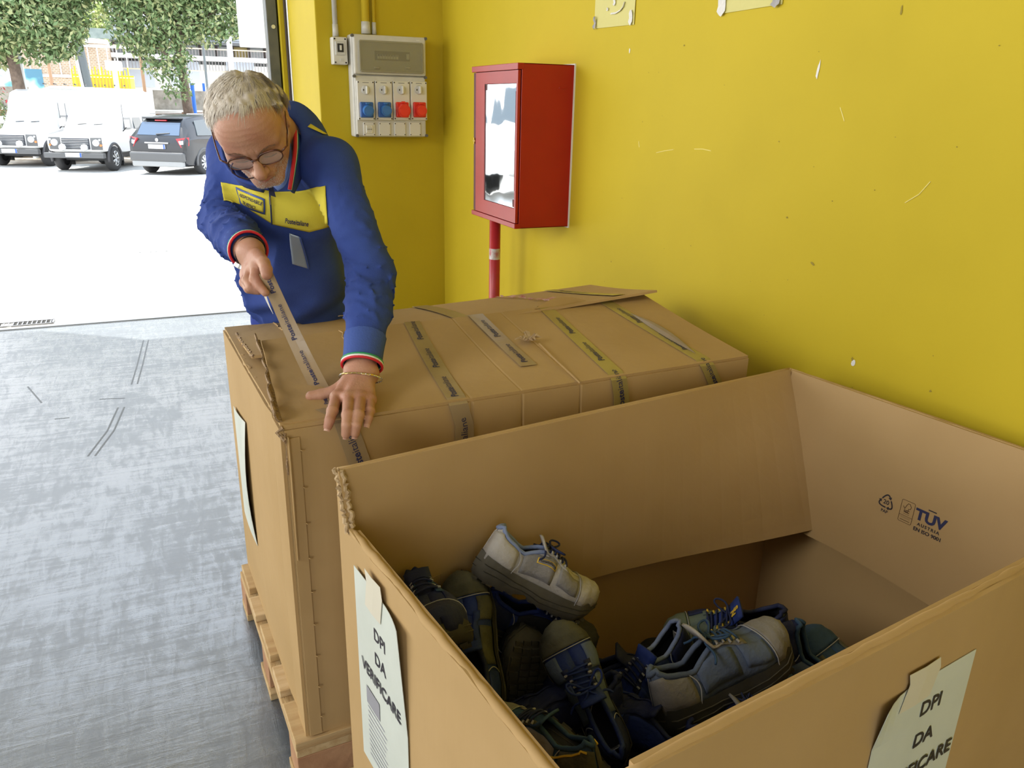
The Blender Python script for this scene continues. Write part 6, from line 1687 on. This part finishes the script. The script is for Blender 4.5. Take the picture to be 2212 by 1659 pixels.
# delivery van outside the frame that the cabinet glass mirrors
dvn = thing('delivery_van', 'white delivery van with a yellow side stripe, mirrored in the red cabinet glass', 'van', (-5.2, 15, gz(15)))
S = [(0, .5, .95, 1.05, .9, .95, .85), (.8, .4, 1.2, 1.3, .97, 1., .9), (1.5, .4, 1.3, 2.1, 1., 1.02, .86), (2.0, .4, 1.3, 2.5, 1., 1.02, .9), (5.4, .4, 1.3, 2.5, 1., 1.02, .9), (5.6, .5, 1.3, 2.4, .98, 1., .86)]
C = Car(dvn, Vector((-2.95, 14.2, gz(14.5))), (-.94, .34), S, white_car)
for sg in (-1, 1):
    C.wheel(sg*.9, .9, .36); C.wheel(sg*.9, 4.5, .36)
    C.quad('yellow_stripe', [(sg*1.035, .9, .95), (sg*1.035, 5.4, .95), (sg*1.035, 5.4, 1.35), (sg*1.035, .9, 1.35)], mat('stripe_yellow', (.80, .62, .03), .4), .02)
    C.quad('cab_window', [(sg*1.03, 1.3, 1.42), (sg*1.03, 2.2, 1.42), (sg*.96, 2.2, 1.95), (sg*.97, 1.65, 1.95)], car_glass, .02)
C.quad('windscreen', [(-.85, .86, 1.36), (.85, .86, 1.36), (.78, 1.46, 2.04), (-.78, 1.46, 2.04)], car_glass, .03)

# ---- trees
def leaf_mat(name, a, b, c_):
    M = mat(name, a, .5, spec=.5); n = M.node_tree.nodes; l = M.node_tree.links
    g = n.new('ShaderNodeNewGeometry'); r = n.new('ShaderNodeValToRGB'); e = r.color_ramp.elements
    e[0].color = (*a, 1); e[1].color = (*c_, 1); m_ = e.new(.55); m_.color = (*b, 1); q = e.new(.94); q.color = (*c_, 1)
    l.new(g.outputs['Random Per Island'], r.inputs[0]); l.new(r.outputs[0], n['Principled BSDF'].inputs['Base Color'])
    n['Principled BSDF'].inputs['Subsurface Weight'].default_value = 0
    return M
lf1 = leaf_mat('tree_leaves', (.10, .17, .06), (.19, .28, .12), (.36, .38, .18))
lf2 = leaf_mat('pale_tree_leaves', (.26, .36, .10), (.42, .50, .18), (.6, .6, .3))
bark = mat('tree_bark', (.20, .15, .12), .9, var=(.13, .095, .075), vs=9, bump=.4, bs=30)
def leaves(parent, blobs, n, size, mt, seed, name='foliage'):
    r = np.random.default_rng(seed); vs = []; fs = []; tot = sum(b[3]*b[4]*b[5] for b in blobs)
    k = 0
    for (cx0, cy0, cz0, rx, ry, rz) in blobs:
        m_ = int(n*rx*ry*rz/tot)
        d = r.normal(size=(m_, 3)); d /= np.linalg.norm(d, axis=1)[:, None]; rad = r.uniform(.45, 1.08, m_)**.6
        P = np.array([cx0, cy0, cz0])+d*rad[:, None]*np.array([rx, ry, rz])
        A = r.normal(size=(m_, 3)); A[:, 2] -= .4; A /= np.linalg.norm(A, axis=1)[:, None]
        B = np.cross(A, r.normal(size=(m_, 3))); B /= np.linalg.norm(B, axis=1)[:, None]; Nn = np.cross(A, B)
        L_ = size*r.uniform(.7, 1.3, m_)[:, None]
        q = np.stack([P, P+A*L_*.45+B*L_*.22+Nn*L_*.06, P+A*L_, P+A*L_*.45-B*L_*.22+Nn*L_*.06], 1).reshape(-1, 3)
        vs.append(q); b = np.arange(m_)*4+k; k += m_*4
        fs.append(np.stack([b, b+1, b+2, b+3], 1))
    o = np_mesh(name, np.concatenate(vs), np.concatenate(fs), mt, parent, smooth=False); o['kind'] = 'stuff'; return o
def tree(label, Y, trunk_px, r0, branches, blobs_px, n, seed, size=.15, mt=None):
    P = [wpt(x, y, Y) for x, y in trunk_px]; t = thing('street_tree', label, 'tree', tuple(P[0]))
    m_ = len(P); tr = MB(); tr.tube(P, [r0*(1-.45*i/(m_-1)) for i in range(m_)], 12)
    o = tr.build('trunk', bark, t, smooth=True)
    for br_ in branches:
        Q = [wpt(x, y, Y+dy) for x, y, dy in br_]; MB().tube(Q, [r0*.5*(1-.7*i/(len(Q)-1)) for i in range(len(Q))], 8).build('branch', bark, t, smooth=True)
    bl = []
    for (x, y, rx, ry, dy) in blobs_px:
        c = wpt(x, y, Y+dy); k = (Y/.86)/FPX; bl.append((c[0], c[1], c[2], rx*k, max(rx, ry)*k*.8, ry*k))
    leaves(t, bl, n, size, mt or lf1, seed)
    return t
tree('left leafy tree with a curved trunk, behind the white off-road vehicles', 30.2, [(52, 250), (46, 215), (38, 175), (26, 120), (16, 78), (12, 30), (20, -30)], .20,
     [[(16, 80, 0), (50, 40, -.4), (95, 0, -.6)], [(14, 70, 0), (-30, 20, .3), (-60, -20, .4)], [(24, 100, 0), (60, 75, -.3), (105, 60, -.5)]],
     [(30, 30, 75, 48, -.5), (105, 38, 54, 58, -.3), (-30, 45, 50, 55, 0), (60, -40, 95, 45, 0), (2, 128, 20, 14, .5), (75, 95, 40, 26, -.6), (140, 105, 20, 16, -.6), (-40, 100, 34, 30, 0)], 14000, 3, .19)
tree('right leafy tree in front of the grey balcony building', 30, [(409, 250), (404, 225), (398, 180), (392, 140), (388, 105), (385, 60), (380, 0)], .17,
     [[(388, 100, 0), (350, 60, -.3), (300, 20, -.4)], [(386, 80, 0), (430, 40, 0), (480, 20, .2)], [(392, 150, 0), (360, 120, -.4), (330, 95, -.5)], [(384, 60, 0), (330, 80, -.2), (290, 60, -.3)]],
     [(295, 45, 48, 48, -.3), (350, 30, 70, 52, 0), (430, 25, 65, 48, .2), (480, 35, 38, 36, .2), (330, -40, 110, 40, 0), (450, -35, 70, 40, 0), (300, 95, 28, 14, -.4), (355, 118, 40, 20, -.5), (378, 160, 26, 26, -.5), (350, 150, 30, 14, -.6), (385, 200, 22, 14, -.5), (500, 60, 20, 18, .2), (262, 5, 24, 24, 0)], 15000, 4, .18)
tree('pale yellow-green tree far behind, between the two leafy trees', 62, [(215, 130), (214, 80), (213, 40)], .25, [[(214, 80, 0), (190, 50, 0), (180, 30, 0)]],
     [(205, 45, 48, 38, 0), (190, 10, 40, 40, 0), (235, 60, 26, 26, 0)], 2600, 8, .34, lf2)
# low shrubs at the left edge
sh0 = wpt(-14, 212, 30.3); t = thing('shrub', 'low shrub with reddish flowers at the left edge behind the vehicles', 'plant', (sh0[0], 30.3, -.42))
leaves(t, [(sh0[0]-.4, 30.3, sh0[2], .7, .4, .6), (sh0[0]-.3, 30.3, sh0[2]-.8, .7, .4, .8), (sh0[0]+.4, 30.3, sh0[2]-.7, .4, .35, .7)], 900, .12, lf1, 21)
leaves(t, [(sh0[0]-.1, 30.2, sh0[2], .6, .4, .5)], 60, .12, mat('flower_red', (.55, .06, .08), .6), 22, 'flowers')

# ---- posts
def post(name, label, px0, px1, Y, r, mt, cat='post', group=None):
    a = wpt(*px0, Y); b = wpt(*px1, Y); x, y = a[0], Y
    zb = -.42 if y < 33 else .39
    o = MB().cyl((x, y, zb), (x, y, b[2]), r, n=12).build(name, mt, None, smooth=False); return tag(o, label, cat, group)
dkp = mat('dark_post', (.12, .14, .15), .5); whp = mat('white_post', (.80, .82, .84), .4); blp = mat('blue_post', (.02, .14, .60), .4); rsp = mat('rusty_post', (.42, .26, .16), .7)
lp = thing('lamp_post', 'thick dark lamp post between the two leafy trees', 'lamp post', tuple(wpt(198, 195, 38.4)))
a = wpt(198, 195, 38.4); b = wpt(165, -30, 38.4)
MB().cyl((a[0], 38.4, min(a[2], .39)), (a[0]-.35, 38.4, b[2]), .17, .14, n=14).build('shaft', dkp, lp)
MB().cyl((a[0]-.17, 38.3, min(a[2], .39)), (a[0]-.60, 38.3, b[2]), .055, n=8).build('cable_duct', whp, lp)
post('pole', 'slim white pole in front of the left leafy tree', (58, 225), (58, -40), 30.65, .09, whp)
post('pole', 'thin brown pole beside the brick building', (112, 180), (112, 100), 37, .06, rsp)
post('pole', 'orange-brown pole left of the right tree', (312, 190), (312, 118), 34, .06, rsp)
post('pole', 'tall white pole before the balcony building, above the head of the man', (505, 200), (505, 25), 44, .13, whp)
post('pole', 'thin grey pole before the balcony building', (449, 200), (449, 60), 46, .06, dkp)
post('bollard', 'taller blue post right of the tree trunk', (421, 240), (421, 180), 32, .07, blp, 'post', 'blue posts by the low wall')
post('bollard', 'shorter blue post nearest the head of the man', (442, 206), (442, 180), 34, .05, blp, 'post', 'blue posts by the low wall')

# ---- low stone wall with rails, planting bed
stone = mat('rough_stone', (.36, .33, .29), .9, var=(.22, .20, .17), vs=5, vd=9, bump=.5, bs=12)
lw_ = thing('low_wall', 'low rough stone wall with pale coping and rails behind the parked cars', 'wall', (0, 33.5, 0))
for x0p, x1p in ((-60, 62), (330, 480)):
    a = wpt(x0p, 200, 33.5); b = wpt(x1p, 200, 33.5); z1 = wpt(400, 196, 33.5)[2]; z0 = wpt(400, 262, 33.5)[2]; zl = wpt(400, 240, 33.5)[2]
    MB().box(((a[0]+b[0])/2, 33.65, (zl+z1)/2), (b[0]-a[0], .3, z1-zl)).build('stone_face', stone, lw_)
    MB().box(((a[0]+b[0])/2, 33.4, zl), (b[0]-a[0], .5, .07)).build('coping', white_plaster, lw_)
    MB().box(((a[0]+b[0])/2, 33.55, z1-.25), (b[0]-a[0], .06, .12)).build('rail', white_plaster, lw_)
    MB().box(((a[0]+b[0])/2, 33.45, (zl+z0)/2-.02), (b[0]-a[0], .4, zl-z0)).build('bed_edge', mat('leaf_litter', (.30, .18, .12), .95, var=(.16, .13, .06), vs=18, bump=.5, bs=30), lw_)
mb = MB(); mb.grid(lambda u, v: (u, v, -.415 if v < 32.7 else .40), [-16, -8, 0, 8, 16, 26], [27.9, 29, 31, 32.6, 33.4]); struct(mb.build('ground', mat('planting_bed', (.50, .45, .38), .95, var=(.34, .25, .18), vs=3, bump=.5, bs=20)))
struct(MB().box((4, 62, .38), (140, 56, .05)).build('ground', yard_m))

# ---- brick building
brk = mat('brick_wall', (.46, .33, .23), .85)
bn_, bl_ = brk.node_tree.nodes, brk.node_tree.links
bt = bn_.new('ShaderNodeTexBrick'); bt.inputs['Color1'].default_value = (.46, .33, .23, 1); bt.inputs['Color2'].default_value = (.36, .25, .17, 1); bt.inputs['Mortar'].default_value = (.58, .52, .45, 1)
bt.inputs['Scale'].default_value = 3.2; bt.inputs['Mortar Size'].default_value = .03
tcb = bn_.new('ShaderNodeTexCoord'); mpb = bn_.new('ShaderNodeMapping'); mpb.inputs['Rotation'].default_value = (radians(90), 0, 0)
bl_.new(tcb.outputs['Object'], mpb.inputs[0]); bl_.new(mpb.outputs[0], bt.inputs[0]); bl_.new(bt.outputs[0], bn_['Principled BSDF'].inputs['Base Color'])
YBR = 46
a = wpt(60, 190, YBR); b = wpt(246, 190, YBR); zt = wpt(180, 92, YBR)[2]
bd = thing('brick_building', 'brown brick building with a rounded corner behind the yellow fence', 'building', (a[0], YBR, .4))
pl_ = [(a[0]-6, YBR), (b[0]-1.2, YBR)]+[(b[0]-1.2+1.2*sin(t), YBR+1.2-1.2*cos(t)) for t in np.linspace(.2, pi/2, 8)]+[(b[0], YBR+9), (a[0]-6, YBR+9)]
MB().prism(pl_, .3, zt).build('wall', brk, bd)
MB().prism([(x*1.0+.0, y-.06) for x, y in pl_], zt, zt+.22).build('parapet', white_plaster, bd)
for k in range(14): 
    x = a[0]-1+k*.42; MB().box((x, YBR-.05, wpt(120, 130, YBR)[2]), (.05, .05, 1.3)).build('window_bar', whp, bd)
MB().box((a[0]+1.6, YBR-.03, wpt(120, 130, YBR)[2]+.7), (6.2, .08, .12)).build('ledge', white_plaster, bd)
MB().box((a[0]+1.6, YBR-.03, wpt(120, 130, YBR)[2]-.7), (6.2, .08, .12)).build('ledge', white_plaster, bd)
# green netting between the poles
a = wpt(196, 60, 38); b = wpt(236, 84, 38)
nt_ = MB().box(((a[0]+b[0])/2+.2, 38, (a[2]+b[2])/2), (b[0]-a[0]+.6, .03, a[2]-b[2])).build('banner', mat('grey_netting', (.20, .25, .24), .8, var=(.30, .35, .33), vs=4)); attach(nt_, lp)
# painted wall at the far left
a = wpt(-40, 165, 39); b = wpt(92, 165, 39); z0 = .2; z1 = wpt(40, 148, 39)[2]
gf = mat('painted_wall', (.74, .76, .76), .8); gn2, gl2 = gf.node_tree.nodes, gf.node_tree.links
v = gn2.new('ShaderNodeTexVoronoi'); v.inputs['Scale'].default_value = 1.6; tcv = gn2.new('ShaderNodeTexCoord'); nzv = gn2.new('ShaderNodeTexNoise'); nzv.inputs['Scale'].default_value = 1.3
gl2.new(tcv.outputs['Object'], v.inputs[0]); gl2.new(tcv.outputs['Object'], nzv.inputs[0]); rv = gn2.new('ShaderNodeValToRGB'); e = rv.color_ramp.elements
e[0].position = .42; e[0].color = (.10, .24, .34, 1); e[1].position = .56; e[1].color = (.72, .75, .76, 1); k_ = e.new(.49); k_.color = (.22, .50, .52, 1)
gl2.new(nzv.outputs[0], rv.inputs[0]); gl2.new(rv.outputs[0], gn2['Principled BSDF'].inputs['Base Color'])
gw = MB().box(((a[0]+b[0])/2, 39, (z0+z1)/2), (b[0]-a[0], .2, z1-z0)).build('painted_wall', gf); tag(gw, 'pale wall with blue and teal paint at the far left', 'wall')

# ---- yellow fence
yf = mat('fence_yellow', (.80, .58, .02), .5)
fe = thing('yellow_fence', 'yellow metal bar fence in front of the brick building', 'fence', tuple(wpt(160, 190, 41)))
a = wpt(160, 188, 41); b = wpt(292, 188, 41); zt = wpt(200, 150, 41)[2]; z0 = .4
nb_ = int((b[0]-a[0])/.13)
for k in range(nb_):
    x = a[0]+k*.13; h_ = zt+(.12 if k % 2 else 0)
    MB().box((x, 41, (z0+h_)/2), (.055, .04, h_-z0)).build('bar', yf, fe)
for z in (z0+.3, zt-.25): MB().box(((a[0]+b[0])/2, 41.03, z), (b[0]-a[0], .04, .07)).build('rail', yf, fe)
MB().box(((a[0]+b[0])/2, 41.12, (z0+zt)/2-.1), (b[0]-a[0], .03, (zt-z0)*.8)).build('backing_sheet', mat('fence_sheet', (.72, .60, .20), .6), fe)
# white gate hut with a small roof
a = wpt(243, 190, 39.5); b = wpt(262, 190, 39.5)
hu = thing('gate_hut', 'small white kiosk roof beside the yellow fence', 'hut', (a[0], 39.5, .4))
zt = wpt(250, 152, 39.5)[2]
MB().box(((a[0]+b[0])/2, 39.8, (zt+.4)/2), (b[0]-a[0]-.15, .8, zt-.4)).build('wall', white_plaster, hu)
MB().box(((a[0]+b[0])/2, 39.8, zt+.18), (b[0]-a[0]+.3, 1.3, .36)).build('roof', white_plaster, hu, bevel=.03)

# ---- grey balcony building
YG = 50
gbd = thing('balcony_building', 'grey clad building with a long glazed balcony above a white ground floor', 'building', tuple(wpt(245, 200, YG)))
xa = wpt(245, 100, YG)[0]; xb = wpt(640, 100, YG)[0]
def zz_(y, x=400): return wpt(x, y, YG)[2]
wht = mat('white_facade', (.82, .82, .80), .7)
MB().box(((xa+xb)/2, YG+4, (.3+zz_(138))/2), (xb-xa, 8, zz_(138)-.3)).build('ground_floor', wht, gbd)
MB().box(((xa+xb)/2, YG+4.6, (zz_(138)+zz_(50))/2), (xb-xa, 8, zz_(50)-zz_(138))).build('upper_wall', mat('grey_cladding', (.42, .44, .46), .6), gbd)
for k in range(14):
    z = zz_(92)+k*.14; MB().box(((xa+xb)/2, YG+.57, z), (xb-xa, .05, .11)).build('cladding_board', mat('cladding_board', (.40, .43, .46), .6), gbd)
MB().box(((xa+xb)/2, YG-.2, zz_(126)), (xb-xa+.3, 1.5, .22)).build('balcony_slab', wht, gbd)
MB().box(((xa+xb)/2, YG-.1, zz_(93)), (xb-xa+.3, 1.4, .14)).build('balcony_roof', grey_trim, gbd)
n_ = 11; pn = mat('balcony_pane', (.50, .54, .56), .15, spec=.8); yp_ = mat('yellow_panel', (.62, .50, .22), .7)
for k in range(n_):
    x0 = xa+(xb-xa)*k/n_; w2 = (xb-xa)/n_
    MB().box((x0, YG+.4, (zz_(126)+zz_(93))/2), (.12, .12, zz_(93)-zz_(126))).build('mullion', mat('mullion_brown', (.13, .10, .09), .6), gbd)
    MB().box((x0+w2/2, YG+.5, (zz_(126)+zz_(93))/2), (w2-.14, .04, zz_(93)-zz_(126))).build('window', yp_ if k in (7,) else pn, gbd)
rl_ = MB()
nbr = int((xb-xa)/.16)
for k in range(nbr): rl_.box((xa+k*.16, YG-.9, zz_(130)), (.035, .035, 1.15))
rl_.build('railing_bars', mat('railing_grey', (.22, .20, .20), .5), gbd)['kind'] = 'stuff'
for z in (zz_(130)+.57, zz_(130)-.55): MB().box(((xa+xb)/2, YG-.9, z), (xb-xa, .06, .06)).build('handrail', mat('handrail_tan', (.62, .50, .36), .6), gbd)
for px_ in (300, 400, 520): 
    c = wpt(px_, 160, YG-.02); MB().box((c[0], YG-.05, c[2]), (1.5, .1, 1.3)).build('shop_window', mat('shop_glass', (.52, .57, .66), .2), gbd)
for (x, y) in ((440, 70), (560, 72)): 
    c = wpt(x, y, YG); MB().tube([(c[0], YG-.6, zz_(50)), (c[0]+.9, YG-.5, zz_(93))], .05, 6).build('brace', grey_trim, gbd)
